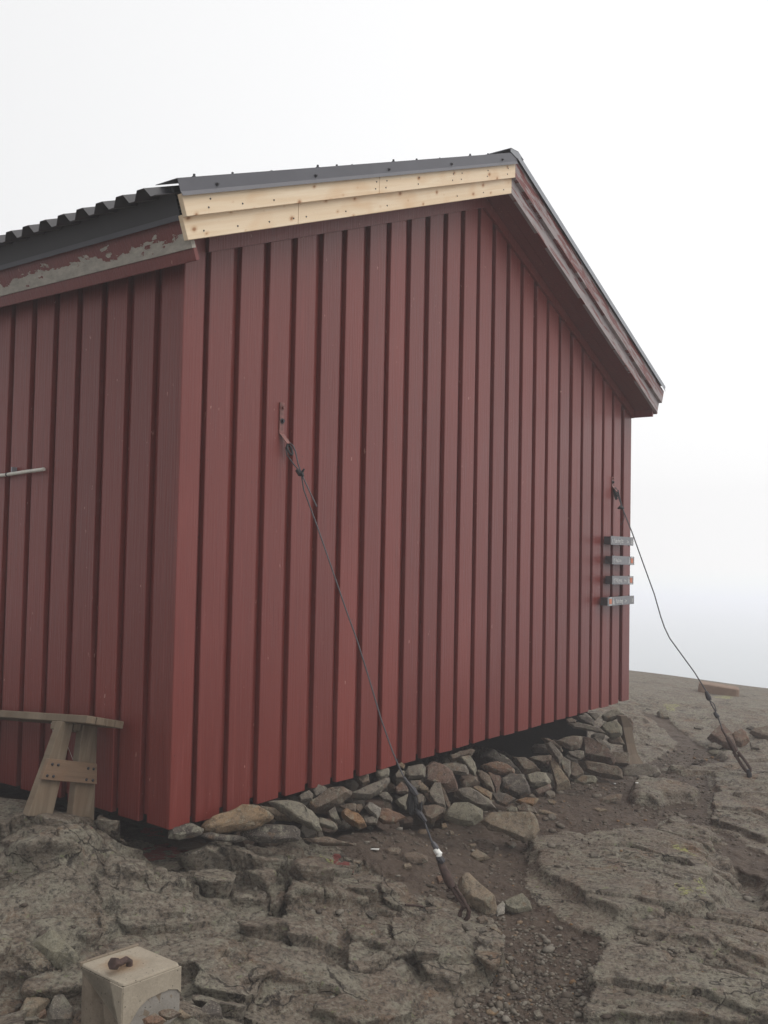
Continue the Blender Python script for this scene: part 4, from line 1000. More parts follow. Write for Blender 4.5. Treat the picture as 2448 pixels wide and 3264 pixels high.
ST = [
 ('a', [(0,620),(130,570),(250,552),(350,610),(340,650),(250,690),(100,715),(0,700)], -.03, 'dk', 'dark grey stone wedge directly under the near bottom corner of the hut'),
 ('a', [(350,575),(450,505),(600,430),(780,372),(900,368),(1000,440),(1075,480),(1060,510),(870,585),(700,620),(500,650),(370,640)], -.12, 'och', 'big tan and orange pointed stone nearest the hut corner', .7),
 ('a', [(900,362),(1080,385),(1200,405),(1290,430),(1280,515),(1150,510),(1000,450)], -.05, 'tan', 'ochre flat stone wedged behind the big orange stone'),
 ('a', [(1060,330),(1250,310),(1420,355),(1510,430),(1560,500),(1600,610),(1550,625),(1430,570),(1320,510),(1290,430),(1180,390)], -.20, 'lic', 'pale grey lichened slab arching out from under the wall', .6),
 ('a', [(760,650),(900,580),(1100,560),(1340,590),(1370,640),(1360,725),(1200,745),(950,745),(800,710)], -.22, 'dk', 'dark low stone with pale lichen rim beneath the arching slab'),
 ('a', [(340,655),(420,650),(500,680),(650,685),(820,715),(700,735),(450,725),(340,690)], -.12, 'dk', 'thin dark flat stone squeezed below the big orange stone'),
 ('a', [(1560,618),(1605,610),(1655,740),(1570,715)], -.25, 'gry', 'small grey triangular stone propping the end of the arching slab'),
 ('b', [(60,905),(140,905),(340,895),(480,940),(630,950),(630,985),(420,985),(200,960)], -.36, 'br', 'thin brown slab lying flat at the edge of the dirt', .9),
 ('b', [(110,420),(150,400),(190,440),(180,500),(130,510),(60,520),(40,460)], -.02, 'gry', 'small rounded grey stone tight under the fourth wall board'),
 ('b', [(170,370),(250,350),(340,375),(330,420),(220,490),(190,440)], 0, 'gry', 'smooth grey stone touching the wall beside a smaller round one'),
 ('b', [(120,560),(250,470),(350,400),(480,380),(600,405),(590,450),(480,530),(330,590),(200,635),(170,600)], -.08, 'br', 'long rough brown stone sloping up to the right under the wall'),
 ('b', [(650,260),(740,230),(780,230),(785,310),(720,345),(670,300)], .02, 'br', 'short brown stone filling the gap between two long sloping stones'),
 ('b', [(570,470),(700,390),(870,310),(985,270),(985,330),(900,420),(800,485),(720,490)], -.04, 'gry', 'long ridged grey slab sloping steeply up to the right'),
 ('b', [(850,200),(900,175),(995,170),(995,240),(920,285),(870,270)], .01, 'lic', 'blocky pale stone with layered face carrying the wall'),
 ('b', [(890,420),(980,430),(1030,490),(1020,525),(930,500),(880,450)], -.1, 'gry', 'small angular grey stone below the ridged slab'),
 ('b', [(340,630),(420,580),(450,640),(495,740),(430,740),(370,690)], -.17, 'gry', 'pointed grey stone standing upright left of the orange boulder'),
 ('b', [(500,620),(540,608),(680,660),(720,700),(750,780),(680,790),(580,740),(505,690)], -.26, 'orn', 'rounded bright orange stone at the foot of the footing', .95),
 ('b', [(240,690),(330,705),(420,745),(455,800),(420,815),(330,790),(250,760)], -.28, 'lic', 'flat pale grey stone at the foot, left of the orange one'),
 ('b', [(460,570),(560,540),(640,540),(640,620),(540,610)], -.12, 'br', 'dull brown stone resting just above the orange one'),
 ('b', [(645,560),(700,545),(720,585),(680,635),(650,610)], -.13, 'br', 'little brown chunk between the orange and the pale blue-grey stone'),
 ('b', [(740,580),(790,525),(850,560),(905,590),(900,650),(870,690),(800,640)], -.19, 'pale', 'angular blue-grey stone, palest of its row in the footing'),
 ('b', [(905,590),(1000,600),(1100,660),(1170,690),(1060,745),(940,745),(890,710),(905,650)], -.22, 'rst', 'rounded rust-brown stone half buried in dirt left of the guy wire'),
 ('b', [(735,700),(820,680),(875,705),(860,750),(790,755),(740,740)], -.28, 'gry', 'small round grey stone in front of the pale blue-grey one'),
 ('b', [(1180,160),(1350,125),(1380,160),(1370,260),(1300,270),(1200,275),(1160,240)], -.03, 'gry', 'squarish grey block under the wall just right of the guy wire'),
 ('b', [(1090,120),(1130,105),(1165,130),(1150,165),(1100,150)], .0, 'och', 'little ochre stone touching the wall right behind the guy wire'),
 ('b', [(1055,240),(1100,180),(1160,200),(1150,275),(1070,280)], -.02, 'gry', 'grey stone crossed by the upper part of the guy wire'),
 ('b', [(1060,380),(1130,310),(1200,380),(1190,420),(1080,430)], -.08, 'red', 'dark red-brown stone left of the black sleeve of the guy wire'),
 ('b', [(1210,300),(1330,290),(1340,360),(1280,400),(1220,370)], -.08, 'gry', 'grey stone below the squarish block right of the guy wire'),
 ('b', [(1340,310),(1410,380),(1405,420),(1340,410),(1310,380)], -.12, 'tan', 'small tan wedge left of the upright twin stones'),
 ('c', [(40,440),(120,370),(210,400),(330,490),(380,600),(380,660),(280,670),(180,610),(60,600)], -.10, 'red', 'large red-brown boulder with cracked face behind the upright twins'),
 ('b', [(1055,510),(1130,470),(1210,440),(1210,520),(1170,600),(1100,560)], -.14, 'lic', 'mottled grey stone left of the hook on the guy wire'),
 ('b', [(1280,450),(1340,440),(1380,470),(1360,550),(1300,550)], -.16, 'gry', 'grey-brown stone right behind the hook on the guy wire'),
 ('b', [(1345,570),(1480,565),(1590,590),(1580,660),(1440,740),(1370,690)], -.30, 'br', 'broad flat brown stone in front of the upright twins'),
 ('c', [(85,690),(150,590),(210,585),(230,700),(275,860),(180,850),(90,740)], -.23, 'gry', 'tall grey stone standing upright, left one of the twins'),
 ('c', [(215,590),(250,650),(320,830),(300,880),(265,820),(225,720)], -.24, 'br', 'narrow upright stone, right one of the twins'),
 ('c', [(300,310),(400,270),(540,228),(570,245),(540,290),(440,330),(330,360)], -.02, 'br', 'long brown stone poking out below the wall with a pale end'),
 ('c', [(420,330),(520,308),(570,370),(592,440),(570,505),(520,470),(470,390)], -.10, 'lic', 'rounded grey-green stone below the long brown one'),
 ('c', [(200,400),(330,380),(470,390),(510,470),(500,500),(420,490),(300,470)], -.12, 'gry', 'flat grey slab left of the rounded grey-green stone'),
 ('c', [(420,590),(500,530),(590,520),(605,570),(540,610),(470,655)], -.16, 'br', 'brown chunk in the shade under the flat grey slab'),
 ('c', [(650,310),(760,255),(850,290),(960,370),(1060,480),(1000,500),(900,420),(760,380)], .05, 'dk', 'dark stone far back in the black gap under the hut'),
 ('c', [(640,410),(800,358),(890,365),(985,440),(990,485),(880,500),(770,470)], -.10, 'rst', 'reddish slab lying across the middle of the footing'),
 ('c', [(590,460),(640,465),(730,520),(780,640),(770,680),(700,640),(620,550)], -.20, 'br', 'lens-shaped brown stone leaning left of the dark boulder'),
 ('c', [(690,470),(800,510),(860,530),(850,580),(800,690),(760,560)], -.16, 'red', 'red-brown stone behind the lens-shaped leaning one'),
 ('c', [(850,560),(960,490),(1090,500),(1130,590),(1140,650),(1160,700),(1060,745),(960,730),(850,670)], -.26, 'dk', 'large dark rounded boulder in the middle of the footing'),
 ('c', [(980,320),(1100,315),(1200,380),(1260,450),(1180,490),(1090,480),(1050,390)], -.04, 'br', 'smooth arched brown stone above the holed lichen stone'),
 ('c', [(1140,330),(1250,300),(1380,295),(1380,350),(1300,375),(1200,350)], -.02, 'br', 'flat-topped brown stone left of the long leaning stone'),
 ('c', [(1110,510),(1230,470),(1330,485),(1380,570),(1350,610),(1210,640),(1150,600)], -.22, 'lic', 'pale pitted stone edged with yellow lichen'),
 ('c', [(1365,370),(1420,365),(1480,440),(1575,590),(1570,620),(1440,665),(1410,560)], -.26, 'tan', 'tall tan slab standing on edge right of the pitted stone'),
 ('c', [(1180,680),(1260,650),(1370,600),(1385,640),(1320,700),(1240,730)], -.28, 'red', 'low reddish stone at the foot of the pitted one'),
 ('c', [(370,665),(510,650),(630,740),(740,780),(800,860),(760,870),(640,800),(640,865),(520,810),(420,740)], -.31, 'gry', 'long grey and tan slab sloping down to the right'),
 ('c', [(520,640),(600,615),(755,690),(740,770),(650,730)], -.22, 'och', 'rough ochre lump behind the long sloping slab'),
 ('c', [(760,710),(900,705),(1010,760),(900,830),(800,790)], -.32, 'dk', 'dark slab in front of the large dark boulder'),
 ('c', [(250,930),(350,815),(520,820),(650,880),(650,960),(560,1030),(400,1010),(260,970)], -.46, 'grn', 'rounded grey-green boulder lying before the footing', .9),
 ('c', [(650,1000),(740,925),(850,895),(1180,905),(1220,990),(1240,1080),(1200,1150),(1100,1195),(930,1130),(740,1070)], -.62, 'tan', 'largest flat tan slab lying in the dirt before the footing', .45),
 ('c', [(1000,780),(1110,740),(1250,750),(1190,830),(1080,810)], -.38, 'orn', 'orange flake of rock behind the large tan slab'),
 ('c', [(1010,840),(1100,810),(1200,845),(1230,910),(1150,905),(1040,890)], -.42, 'br', 'flat brown stone tucked behind the large tan slab, right'),
 ('c', [(910,870),(960,825),(1020,850),(1025,890),(930,895)], -.45, 'grn', 'little grey-green stone tucked behind the large tan slab'),
 ('d', [(270,390),(340,370),(400,395),(390,430),(300,440)], -.02, 'br', 'small smooth round stone under the wall, left of a pale flake'),
 ('d', [(480,315),(520,305),(600,360),(620,390),(560,370)], -.04, 'pale', 'pale thin flake topmost in the right part of the footing'),
 ('d', [(400,350),(500,330),(630,400),(625,480),(560,470),(430,390)], -.03, 'dk', 'dark layered stone beneath the pale flake'),
 ('d', [(560,310),(680,310),(705,345),(650,400),(610,370)], .02, 'gry', 'grey wedge behind the pale flake, close under the wall'),
 ('d', [(290,450),(420,445),(600,490),(740,520),(770,565),(720,570),(560,520),(380,500)], -.1, 'gry', 'wide thin grey slab over the dark gap of the footing'),
 ('d', [(740,350),(860,270),(960,245),(1030,320),(960,360),(800,415),(760,400)], -.04, 'lic', 'rounded grey stone topmost beside the leaning timber post'),
 ('d', [(720,500),(780,440),(940,430),(1000,490),(1000,600),(850,625),(770,570)], -.08, 'grn', 'blocky grey-green stone left of the leaning post'),
 ('d', [(810,660),(860,630),(990,620),(1040,720),(960,715),(830,690)], -.1, 'br', 'low brown stone under the blocky grey-green one'),
 ('d', [(1070,370),(1120,365),(1160,440),(1150,520),(1110,580),(1090,480)], .02, 'red', 'dark red-brown stone sticking out right of the leaning post'),
 ('d', [(130,690),(200,650),(340,620),(470,615),(475,690),(440,770),(330,790),(260,740)], -.12, 'br', 'squared brown block at the right end of the dark gap'),
 ('d', [(290,830),(400,800),(500,810),(500,880),(450,920),(330,880)], -.2, 'gry', 'oval grey stone below the squared brown block'),
 ('d', [(470,640),(600,680),(800,790),(910,920),(880,970),(700,920),(500,890),(490,760)], -.16, 'red', 'big red-brown slab sloping down towards the leaning post'),
 ('d', [(630,640),(720,660),(810,740),(790,790),(700,720)], -.1, 'gry', 'thin grey slab lying on the big red-brown sloping one'),
 ('d', [(0,720),(60,690),(120,760),(210,850),(210,900),(180,970),(100,880),(30,790)], -.21, 'gry', 'long grey stone leaning left at the end of the dark gap'),
 ('d', [(-60,640),(20,640),(120,700),(220,790),(210,810),(90,720)], -.17, 'br', 'slender brown stone leaning behind the long grey one'),
 ('d', [(180,930),(240,890),(320,940),(330,1090),(300,1150),(230,1090),(200,1010)], -.26, 'gry', 'upright grey-brown stone right of the tall tan slab'),
 ('d', [(330,950),(420,990),(490,1080),(490,1120),(400,1170),(320,1140)], -.27, 'br', 'brown stone beside the upright grey-brown one, near the foot'),
 ('d', [(440,950),(560,960),(780,1010),(960,1045),(1015,1080),(1020,1180),(900,1165),(700,1130),(520,1070)], -.3, 'br', 'long low slab with pale end at the foot of the footing'),
 ('d', [(385,1190),(500,1125),(640,1140),(680,1180),(640,1230),(500,1250),(400,1220)], -.43, 'grn', 'flat grey-green stone on the dirt before the long low slab'),
 ('d', [(820,830),(1000,840),(1110,850),(1120,960),(1100,1010),(900,1000)], -.16, 'br', 'brown block left of the foot of the leaning post'),
 ('d', [(1020,1090),(1060,1020),(1200,990),(1300,990),(1480,1050),(1510,1110),(1400,1160),(1150,1165),(1030,1150)], -.34, 'gry', 'broad grey slab at the foot of the leaning post'),
 ('d', [(1220,900),(1350,890),(1470,910),(1480,1000),(1400,1030),(1300,980)], -.12, 'dk', 'dark angular stone right of the foot of the leaning post'),
]
for s in ST: stone(*s[:5], th=(s[5] if len(s) > 5 else .8), group=FT)
LST = [
 ('b', [(760,780),(800,775),(830,800),(790,815)], 'pale', 'tiny pale stone on the dirt below the small round grey one'),
 ('c', [(1315,690),(1350,668),(1420,690),(1420,730),(1360,745)], 'gry', 'small grey stone on the dirt right of the low reddish one'),
 ('c', [(1240,870),(1330,880),(1450,920),(1420,930),(1250,900)], 'tan', 'flat tan chip of rock right of the large tan slab'),
 ('c', [(890,1215),(1000,1210),(1015,1250),(980,1275)], 'pale', 'pale grey chip just below the large tan slab'),
 ('c', [(220,1015),(270,1015),(285,1055),(230,1070)], 'och', 'ochre pebble right of the lower guy wire cable'),
 ('c', [(305,1100),(340,1090),(360,1130),(320,1140)], 'tan', 'tan pebble below and right of the ochre pebble'),
 ('c', [(1345,770),(1400,760),(1440,790),(1410,815),(1360,800)], 'och', 'small ochre stone on the dirt right of the orange flake'),
 ('c', [(1350,925),(1410,915),(1440,950),(1400,975),(1350,960)], 'gry', 'small grey stone on the dirt right of the large tan slab'),
 ('c', [(510,1240),(580,1225),(600,1250),(540,1265)], 'tan', 'small tan chip on the dirt right of the white tape'),
 ('e', [(555,225),(640,195),(700,190),(690,230),(570,250)], 'br', 'brown stone bedded in the dirt left of the rock island'),
 ('e', [(510,285),(560,280),(610,292),(560,304)], 'tan', 'flat tan chip in the dirt in front of the rock island'),
 ('e', [(485,580),(520,565),(565,585),(550,605),(500,602)], 'gry', 'lone dark grey stone lying on the smooth rock at right'),
 ('e', [(1065,1105),(1110,1100),(1125,1125),(1080,1130)], 'gry', 'grey pebble in the crack of the rock at lower right'),
 ('f', [(1200,430),(1340,362),(1390,410),(1400,470),(1290,500),(1215,470)], 'grn', 'blocky grey stone right of the tan wedge by the eye bolt'),
 ('f', [(860,260),(890,222),(930,240),(1140,450),(1120,500),(1060,500),(960,450),(880,390)], 'tan', 'large tan wedge-shaped stone beside the rusty eye bolt'),
 ('f', [(1140,470),(1190,415),(1210,440),(1200,500),(1150,520)], 'pale', 'small pale stone between the tan wedge and the grey block'),
 ('f', [(990,540),(1060,520),(1080,560),(1020,580)], 'br', 'small brown stone in front of the tan wedge'),
 ('f', [(870,590),(960,580),(1000,640),(940,660),(880,620)], 'gry', 'blue-grey stone just below the rusty eye bolt'),
 ('f', [(985,610),(1060,605),(1075,640),(1000,650)], 'gry', 'flat grey stone right of the blue-grey one below the eye bolt'),
 ('f', [(980,675),(1040,660),(1045,700),(1000,705)], 'lic', 'round pale grey stone at the edge of the gravel'),
 ('f', [(1040,700),(1110,690),(1110,730),(1060,740)], 'gry', 'grey stone right of the round pale one, edge of the gravel'),
 ('f', [(1090,620),(1130,605),(1190,655),(1170,665)], 'tan', 'thin tan sliver of rock in the gravel'),
 ('f', [(1105,650),(1140,655),(1120,680)], 'orn', 'small bright orange chip in the gravel'),
 ('f', [(1065,1240),(1100,1230),(1165,1250),(1120,1280),(1070,1265)], 'och', 'ochre stone lying in the gravel near the bottom edge'),
 ('f', [(1420,1250),(1470,1240),(1500,1290),(1440,1300)], 'gry', 'grey stone in the gravel at the bottom edge'),
 ('f', [(150,510),(200,490),(245,520),(200,548)], 'dk', 'dark small stone on the brown soil left of the rusty rod'),
 ('f', [(435,140),(490,125),(505,155),(450,168)], 'tan', 'round tan stone left of the rusty turnbuckle'),
 ('f', [(690,230),(740,220),(760,265),(710,278)], 'rst', 'small red-brown stone left of the tan wedge'),
 ('f', [(430,60),(540,40),(620,70),(620,110),(520,125),(440,100)], 'br', 'brown slabby stone left of the white tape'),
 ('f', [(300,20),(360,5),(420,20),(400,55),(330,50)], 'br', 'flat brown stone at the far left edge of the dirt'),
 ('f', [(945,70),(990,25),(1050,60),(1090,85),(990,108)], 'tan', 'flat tan stone in the dirt right of the white tape'),
 ('f', [(1085,140),(1140,140),(1125,168)], 'br', 'small brown stone below the flat tan one in the dirt'),
 ('f', [(770,1255),(810,1235),(835,1285),(780,1295)], 'lic', 'pale angular stone at the bottom middle of the gravel edge'),
 ('g', [(240,270),(300,215),(380,182),(440,210),(530,310),(620,390),(570,440),(480,455),(360,410),(290,340)], 'grn', 'long grey-green stone with an ochre edge left of the concrete block'),
 ('g', [(140,790),(190,680),(300,690),(380,680),(300,780),(220,840),(150,810)], 'tan', 'tan angular stone at the lower left corner'),
 ('g', [(265,810),(340,765),(350,800),(290,850)], 'rst', 'small rusty orange stone between two bigger ones at lower left'),
 ('g', [(365,800),(400,690),(480,670),(560,780),(540,880),(380,880)], 'gry', 'rounded grey-brown stone left of the foot of the concrete block'),
 ('g', [(1080,830),(1170,780),(1250,840),(1200,880),(1100,880)], 'rst', 'mottled reddish stone at the foot of the concrete block'),
 ('g', [(1200,770),(1300,750),(1370,790),(1280,830),(1210,810)], 'br', 'brown stone leaning on the right face of the concrete block'),
 ('g', [(1360,755),(1440,810),(1390,830),(1330,800)], 'tan', 'small tan stone at the right corner of the concrete block'),
 ('g', [(1260,870),(1350,810),(1480,830),(1540,890),(1300,890)], 'grn', 'green-speckled stone at the bottom edge right of the concrete block'),
 ('g', [(1480,800),(1590,690),(1659,730),(1680,820),(1560,850)], 'dk', 'dark angular stone jutting from the rock right of the concrete block'),
 ('h', [(790,1060),(900,1020),(960,940),(1010,880),(1080,960),(1130,1020),(1200,1180),(1150,1220),(1000,1180),(900,1100)], 'red', 'dark red-brown boulder behind the far turnbuckle'),
 ('h', [(1120,1010),(1280,920),(1360,1000),(1390,1100),(1280,1180),(1180,1150)], 'rst', 'orange-brown boulder right of the far turnbuckle'),
 ('h', [(1390,980),(1500,930),(1680,880),(1680,1060),(1560,1050),(1450,990)], 'br', 'brown boulder cut off by the right edge of the picture'),
 ('h', [(1400,1120),(1530,1170),(1540,1215),(1420,1205)], 'gry', 'grey slab under the overhanging boulder at the right edge'),
 ('h', [(790,1150),(900,1120),(1000,1170),(940,1210),(800,1190)], 'gry', 'flat grey stone left of the red-brown boulder'),
 ('h', [(770,1240),(900,1220),(1000,1270),(960,1310),(850,1300)], 'grn', 'flat grey-green stone below left of the red-brown boulder'),
 ('h', [(1340,910),(1420,880),(1480,910),(1420,940)], 'dk', 'small dark stone on top behind the orange-brown boulder'),
 ('h', [(60,690),(130,650),(230,700),(240,760),(120,772)], 'lic', 'round grey boulder beside yellow lichen right of the hut'),
 ('h', [(590,900),(640,870),(740,900),(700,925),(610,915)], 'gry', 'flat grey stone on the slope left of the far guy wire'),
]
for s in LST: stone(s[0], s[1], (-1.07 if any(k_ in s[3] for k_ in ('foot of the concrete block', 'right face of the concrete', 'right corner of the concrete', 'bottom edge right of the concrete')) and 'left of the foot' not in s[3] else None), s[2], s[3], th=.7, group=LS, tilt=.55 if s[0] in 'h' else .75)

# rubble packed behind the outer row
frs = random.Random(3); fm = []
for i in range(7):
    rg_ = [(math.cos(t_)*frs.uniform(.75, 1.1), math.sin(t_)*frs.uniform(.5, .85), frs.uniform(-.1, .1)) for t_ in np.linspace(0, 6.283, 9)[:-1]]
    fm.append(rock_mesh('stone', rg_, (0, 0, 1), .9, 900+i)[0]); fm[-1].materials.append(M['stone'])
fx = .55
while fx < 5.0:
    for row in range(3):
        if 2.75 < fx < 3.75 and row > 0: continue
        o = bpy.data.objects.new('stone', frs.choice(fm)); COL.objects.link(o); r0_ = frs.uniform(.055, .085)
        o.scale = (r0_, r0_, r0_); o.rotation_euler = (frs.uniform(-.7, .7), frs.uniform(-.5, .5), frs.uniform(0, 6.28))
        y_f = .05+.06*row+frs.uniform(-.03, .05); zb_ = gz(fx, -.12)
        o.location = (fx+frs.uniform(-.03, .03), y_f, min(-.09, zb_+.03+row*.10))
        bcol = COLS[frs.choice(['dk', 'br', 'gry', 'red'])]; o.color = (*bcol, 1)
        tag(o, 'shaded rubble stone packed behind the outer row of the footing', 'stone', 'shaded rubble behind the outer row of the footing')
    fx += .15

# ------------------------------------------------------------------ leaning timber post
po = MB()
prof = [((1988, 2282), -.16, .030), ((2000, 2318), -.17, .045), ((2010, 2370), -.20, .042), ((2018, 2405), -.23, .050), ((2030, 2436), -.27, .068), ((2034, 2452), -.29, .072)]
a_, b_ = [], []
for p, y, wd in prof:
    c = onY(p, y); a_.append(c-np.array([wd*.8, -wd*.5, 0])); b_.append(c+np.array([wd*.8, -wd*.5, 0]))
for i in range(len(prof)-1):
    t_ = np.array([.03, .05, .0])
    po.poly_prism([tuple(a_[i]), tuple(b_[i]), tuple(b_[i]+t_), tuple(a_[i]+t_)], [tuple(a_[i+1]), tuple(b_[i+1]), tuple(b_[i+1]+t_), tuple(a_[i+1]+t_)],
                  [(i*.1, 0), (i*.1, .1), (i*.1, .15), (i*.1, .05)], [((i+1)*.1, 0), ((i+1)*.1, .1), ((i+1)*.1, .15), ((i+1)*.1, .05)])
pobj = po.build('timber_post', M['post'], None, smooth=True); tag(pobj, 'leaning grey timber post at the right end of the footing', 'post')

# ------------------------------------------------------------------ concrete block with the bent bolt
ZT = -.045
cb = [np.array([-1.018, -.772]), np.array([-.812, -.798]), np.array([-.818, -1.008]), np.array([-1.026, -.992])]   # left, back, right, front in view order below
cb = [onZ(p, ZT)[:2] for p in ((253, 3071), (439, 3012), (578, 3071), (392, 3140))]
blk = empty('concrete_block', (float(np.mean([c[0] for c in cb])), float(np.mean([c[1] for c in cb])), ZT-.3), 'square pale concrete block with a bent rusty bolt on top, lower left', 'concrete block')
L_, Bk, Rt, Fr = [np.array([c[0], c[1]]) for c in cb]
def grid_prism(name, corners, z0, z1, mat, groove=False, inset=0):
    """block with rounded, slightly worn faces"""
    N = 14; K = 16; mb = MB(); cen = sum(corners)/4
    loop = []
    for i in range(4):
        a, b = corners[i], corners[(i+1) % 4]
        for k in range(N): 
            t = k/N; p = a+(b-a)*t
            cr_d = min(t, 1-t)*np.linalg.norm(b-a)
            p = p+(cen-p)/np.linalg.norm(cen-p)*max(0, .010-cr_d)*.6
            loop.append((p, i, t))
    rows = []
    for j in range(K+1):
        z = z0+(z1-z0)*j/K; row = []
        for p, i, t in loop:
            q = p+(cen-p)*inset
            if groove and i == 3:      # the face between the front and the left corner
                gd = math.exp(-((t-.60)/.06)**2)*.045*min(1, (1-j/K)*9+.15) + (.012 if t < .6 else 0)*min(1, (1-j/K)*2.2)
                q = q+(cen-q)/np.linalg.norm(cen-q)*gd
            e = .0015*mnoise.noise(Vector((q[0]*23, q[1]*23, z*23)))+.002*mnoise.noise(Vector((q[0]*90, q[1]*90, z*90)))
            q = q+(cen-q)/np.linalg.norm(cen-q)*(e+(.004 if j == K else 0))
            row.append(len(mb.v)); mb.v.append((q[0], q[1], z+(.0 if j < K else -.0))); mb.uv.append((t+i, z))
        rows.append(row)
    n = len(loop)
    for j in range(K):
        for k in range(n): mb.f.append((rows[j][k], rows[j][(k+1) % n], rows[j+1][(k+1) % n], rows[j+1][k])); mb.rnd.append(.5)
    mb.f.append(tuple(rows[K])); mb.f.append(tuple(rows[0])[::-1]); mb.rnd += [.5, .5]
    return mb.build(name, mat, blk, smooth=True)
grid_prism('core', [L_, Bk, Rt, Fr], ZT-.34, ZT-.0075, M['conc_side'], True, .03)
def skim(a, b, edge, mat, name, t=.010, top=ZT-.0078, out=0.0):
    """plaster layer on one face, its lower edge broken off along 'edge' (t along face, depth below top)"""
    a, b = np.array(a), np.array(b); n = np.array([(b-a)[1], -(b-a)[0]]); n /= np.linalg.norm(n)
    cen = sum(cb)/4
    if n@((a+b)/2-cen) < 0: n = -n
    P = [(0, 0), (1, 0)]+edge
    f = lambda u, d, o: tuple(np.r_[a+(b-a)*u+n*o, top-d])
    mb = MB(); mb.poly_prism([f(u, d, out+.0025) for u, d in P], [f(u, d, out+.0025-t) for u, d in P]); return mb.build(name, mat, blk, .0012)
# right-hand face as seen: front corner -> right corner
skim(Fr, Rt, [(1.0, .082), (.93, .066), (.8, .058), (.6, .058), (.42, .061), (.27, .078), (.12, .115), (.0, .135)], M['conc_top'], 'top_layer')
skim(Fr, Rt, [(1.0, .33), (.0, .33)], M['conc_core'], 'lower_layer', t=.010, out=-.005)
skim(L_, Fr, [(1.0, .130), (.93, .105), (.80, .055), (.72, .0)], M['conc_top'], 'top_layer')
tp = MB(); q = [L_, Bk, Rt, Fr]; cen = sum(q)/4
lp = []
for i in range(4):
    a, b, c = q[i-1], q[i], q[(i+1) % 4]
    da, dc = (a-b)/np.linalg.norm(a-b), (c-b)/np.linalg.norm(c-b); r_ = .014
    lp += [b+da*r_, b+(da+dc)*r_*.32, b+dc*r_]
tp.poly_prism([(p[0], p[1], ZT-.0074) for p in lp], [(cen[0]+(p[0]-cen[0])*.975, cen[1]+(p[1]-cen[1])*.975, ZT) for p in lp])
tp.build('top_face', M['conc_top'], blk, .0015)
rim = MB(); d_ = (Bk-L_)/np.linalg.norm(Bk-L_); nn_ = np.array([-d_[1], d_[0]]); nn_ = nn_ if nn_@(L_-cen) > 0 else -nn_
rim.poly_prism([(*(L_+d_*.0), ZT-.012), (*(L_-nn_*.010), ZT-.012), (*(L_-nn_*.008), ZT+.004), (*(L_+nn_*.002), ZT+.004)],
               [(*(Bk), ZT-.012), (*(Bk-nn_*.010), ZT-.012), (*(Bk-nn_*.008), ZT+.006), (*(Bk+nn_*.002), ZT+.006)]); rim.build('rim', M['conc_side'], blk, .0015)
bo = onZ((412, 3078), ZT); hd = onZ((366, 3072), ZT+.032); v1 = hd-bo
bt_ = MB(); bt_.tube([bo-np.array([0, 0, .02]), bo+np.array([0, 0, .012]), bo+v1*.25+np.array([0, 0, .016]), bo+v1*.6+np.array([0, 0, .006]), hd], .0105, 12)
bolt = bt_.build('bolt', M['rust'], blk, smooth=True)
bh = MB(); vn = v1/np.linalg.norm(v1); bh.tube([hd-vn*.006, hd+vn*.013], .0185, 6); bh.build('bolt_head', M['rust'], bolt, .002)

# ------------------------------------------------------------------ far slab on the ridge
fsb = hitg((2290, 2214)); Lf = hitg((2232, 2206)); Rf = hitg((2358, 2226))
ff = MB(); e1_ = onY((2232, 2204), fsb[1]+.12)
dist = np.linalg.norm(fsb-CAM); ax = np.array([_r[0], _r[1], 0])*.93+np.array([_f[0], _f[1], 0])*-.30; ax /= np.linalg.norm(ax); ay = np.array([-ax[1], ax[0], 0]); ay = ay if ay@_f > 0 else -ay
slope = np.array([ax[0], ax[1], -.11]); slope /= np.linalg.norm(slope)
wS = 118/FPX*dist; up_ = np.cross(slope, ay); up_ = up_ if up_[2] > 0 else -up_
c0 = fsb+ay*.16
pf = [(-.5, -.40), (-.42, -.5), (.44, -.5), (.5, -.42), (.5, .4), (.42, .5), (-.42, .5), (-.5, .4)]
bot = [tuple(c0+slope*x*wS+ay*y*wS*.62-up_*.06) for x, y in pf]; tpq = [tuple(c0+slope*x*wS*.97+ay*y*wS*.60+up_*.10) for x, y in pf]
ff.poly_prism(bot, tpq); fo = ff.build('concrete_slab', M['conc_old'], None, .012); tag(fo, 'low brown concrete slab on the rock ridge against the fog', 'slab')

# ------------------------------------------------------------------ small litter
a = hitg((1292, 2888)); b = hitg((1348, 2894))
ro = MB(); ro.tube([a+np.array([0, 0, .006]), (a+b)/2+np.array([0, 0, .008]), b+np.array([0, 0, .005])], .0045, 7); r0 = ro.build('iron_rod', M['rust'], smooth=True); tag(r0, 'thin rusty iron rod lying on the soil left of the eye bolt', 'rod')
for p, s_, lb in (((1195, 2716), .022, 'white scrap of litter on the dirt left of the white tape'), ((2030, 2501), .012, 'tiny white scrap on the dirt beyond the rock island, right one'), ((1960, 2503), .008, 'tiny white scrap on the dirt beyond the rock island, left one')):
    c = hitg(p); m_b = MB(); m_b.poly_prism([tuple(c+np.array([_r[0]*x+_f[0]*y, _r[1]*x+_f[1]*y, .008+.2*abs(x)])) for x, y in ((-s_, 0), (s_*.8, -.006), (s_, .008), (-s_*.6, .012))],
        [tuple(c+np.array([_r[0]*x+_f[0]*y, _r[1]*x+_f[1]*y, .012+.2*abs(x)])) for x, y in ((-s_, 0), (s_*.8, -.006), (s_, .008), (-s_*.6, .012))])
    o = m_b.build('litter', M['tape']); tag(o, lb, 'litter')

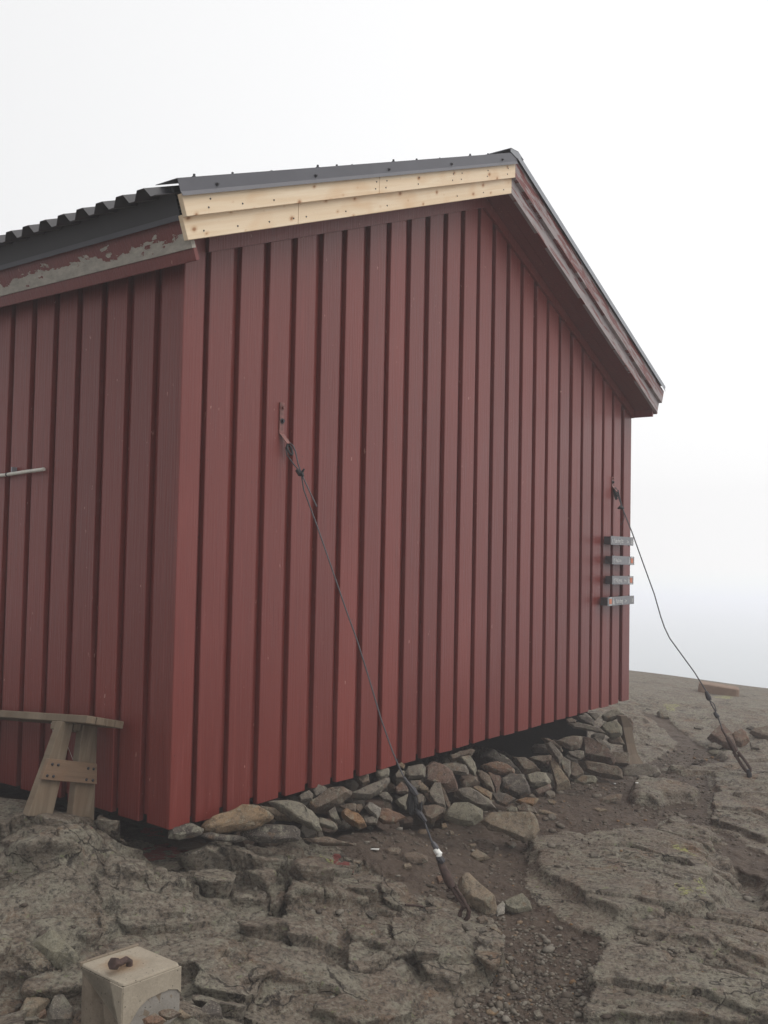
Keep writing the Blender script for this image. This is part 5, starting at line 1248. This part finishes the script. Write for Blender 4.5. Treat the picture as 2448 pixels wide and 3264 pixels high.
# ------------------------------------------------------------------ gravel: uncountable small stones, one object
rg = np.random.default_rng(5)
ico = np.array([(0, 0, 1), (.894, 0, .447), (.276, .851, .447), (-.724, .526, .447), (-.724, -.526, .447), (.276, -.851, .447),
                (.724, .526, -.447), (-.276, .851, -.447), (-.894, 0, -.447), (-.276, -.851, -.447), (.724, -.526, -.447), (0, 0, -1)])
icf = np.array([(0, 1, 2), (0, 2, 3), (0, 3, 4), (0, 4, 5), (0, 5, 1), (1, 6, 2), (2, 7, 3), (3, 8, 4), (4, 9, 5), (5, 10, 1),
                (6, 7, 2), (7, 8, 3), (8, 9, 4), (9, 10, 5), (10, 6, 1), (11, 7, 6), (11, 8, 7), (11, 9, 8), (11, 10, 9), (11, 6, 10)])
gr_f = field(SOIL[2])
cell = np.abs(np.gradient(U, axis=0)*np.gradient(V, axis=1))
clump = sst(-.5, .5, fbm(X*2.5, Y*2.5, 3, 81))
low = sst(.012, -.012, det-blur(det, 9))
dens = 5600*sst(-.10, .12, gr_f+fbm(X*4, Y*4, 3, 83)*.07)*(.35+.65*clump)+soil*(260+1100*clump*clump)*(X < 6)+rk*low*(80+420*clump)*(U < 6.5)
dens *= (U > 2.5) & (U < 9.5) & (np.abs(V) < .46*U+.5) & ~((X > .1) & (X < 5.1) & (Y > .1))
prob = (dens*cell).ravel(); N = min(int(prob.sum()), 40000)
pick = rg.choice(prob.size, N, p=prob/prob.sum())
px_, py_, pz_ = X2.ravel()[pick]+rg.normal(0, .004, N), Y2.ravel()[pick]+rg.normal(0, .004, N), Z.ravel()[pick]
ing = gr_f.ravel()[pick] > 0
rad = np.where(ing, .0064*rg.lognormal(-.1, .55, N), .0048*rg.lognormal(0, .68, N)); rad = np.clip(rad, .0025, .026)
vv = ico[None]*(1+rg.uniform(-.28, .28, (N, 12, 1)))
ang = rg.uniform(0, 6.283, (3, N)); ca, sa = np.cos(ang[0]), np.sin(ang[0])
vv = vv*np.stack([rg.uniform(.8, 1.5, N), rg.uniform(.7, 1.1, N), rg.uniform(.38, .75, N)], -1)[:, None, :]
tl = rg.normal(0, .35, N)[:, None]
y_ = vv[..., 1]*np.cos(tl)-vv[..., 2]*np.sin(tl); z_ = vv[..., 1]*np.sin(tl)+vv[..., 2]*np.cos(tl)
x_ = vv[..., 0]*ca[:, None]-y_*sa[:, None]; y2 = vv[..., 0]*sa[:, None]+y_*ca[:, None]
co = np.stack([px_[:, None]+x_*rad[:, None], py_[:, None]+y2*rad[:, None], pz_[:, None]+z_*rad[:, None]+rad[:, None]*.25], -1).reshape(-1, 3)
fc = (icf[None]+np.arange(N)[:, None, None]*12).reshape(-1, 3)
gm = bpy.data.meshes.new('gravel'); gm.vertices.add(len(co)); gm.vertices.foreach_set('co', co.astype(np.float32).ravel())
gm.loops.add(fc.size); gm.loops.foreach_set('vertex_index', fc.astype(np.int32).ravel()); gm.polygons.add(len(fc))
gm.polygons.foreach_set('loop_start', np.arange(0, fc.size, 3, dtype=np.int32)); gm.update(calc_edges=True)
at = gm.attributes.new('rnd', 'FLOAT', 'FACE'); at.data.foreach_set('value', np.repeat(rg.random(N), 20).astype(np.float32))
gv_ = link('gravel', gm, M['gravel']); tag(gv_, 'fine grey brown gravel scattered over the soil', 'gravel', kind='stuff')

# ------------------------------------------------------------------ mountain fog
hz = MB(); hz.box(-46, 50, -46, 46, float(Z.min())-1.0, 4.9)
hm = bpy.data.materials.new('fog'); hm.use_nodes = True; t = hm.node_tree; t.nodes.clear()
o_ = t.nodes.new('ShaderNodeOutputMaterial'); pv = t.nodes.new('ShaderNodeVolumePrincipled')
pv.inputs['Color'].default_value = (.93, .93, .96, 1); pv.inputs['Density'].default_value = .0075
t.links.new(pv.outputs[0], o_.inputs['Volume'])
hb = hz.build('haze', hm, uv=False); tag(hb, 'thin white mountain fog', 'fog', kind='stuff')
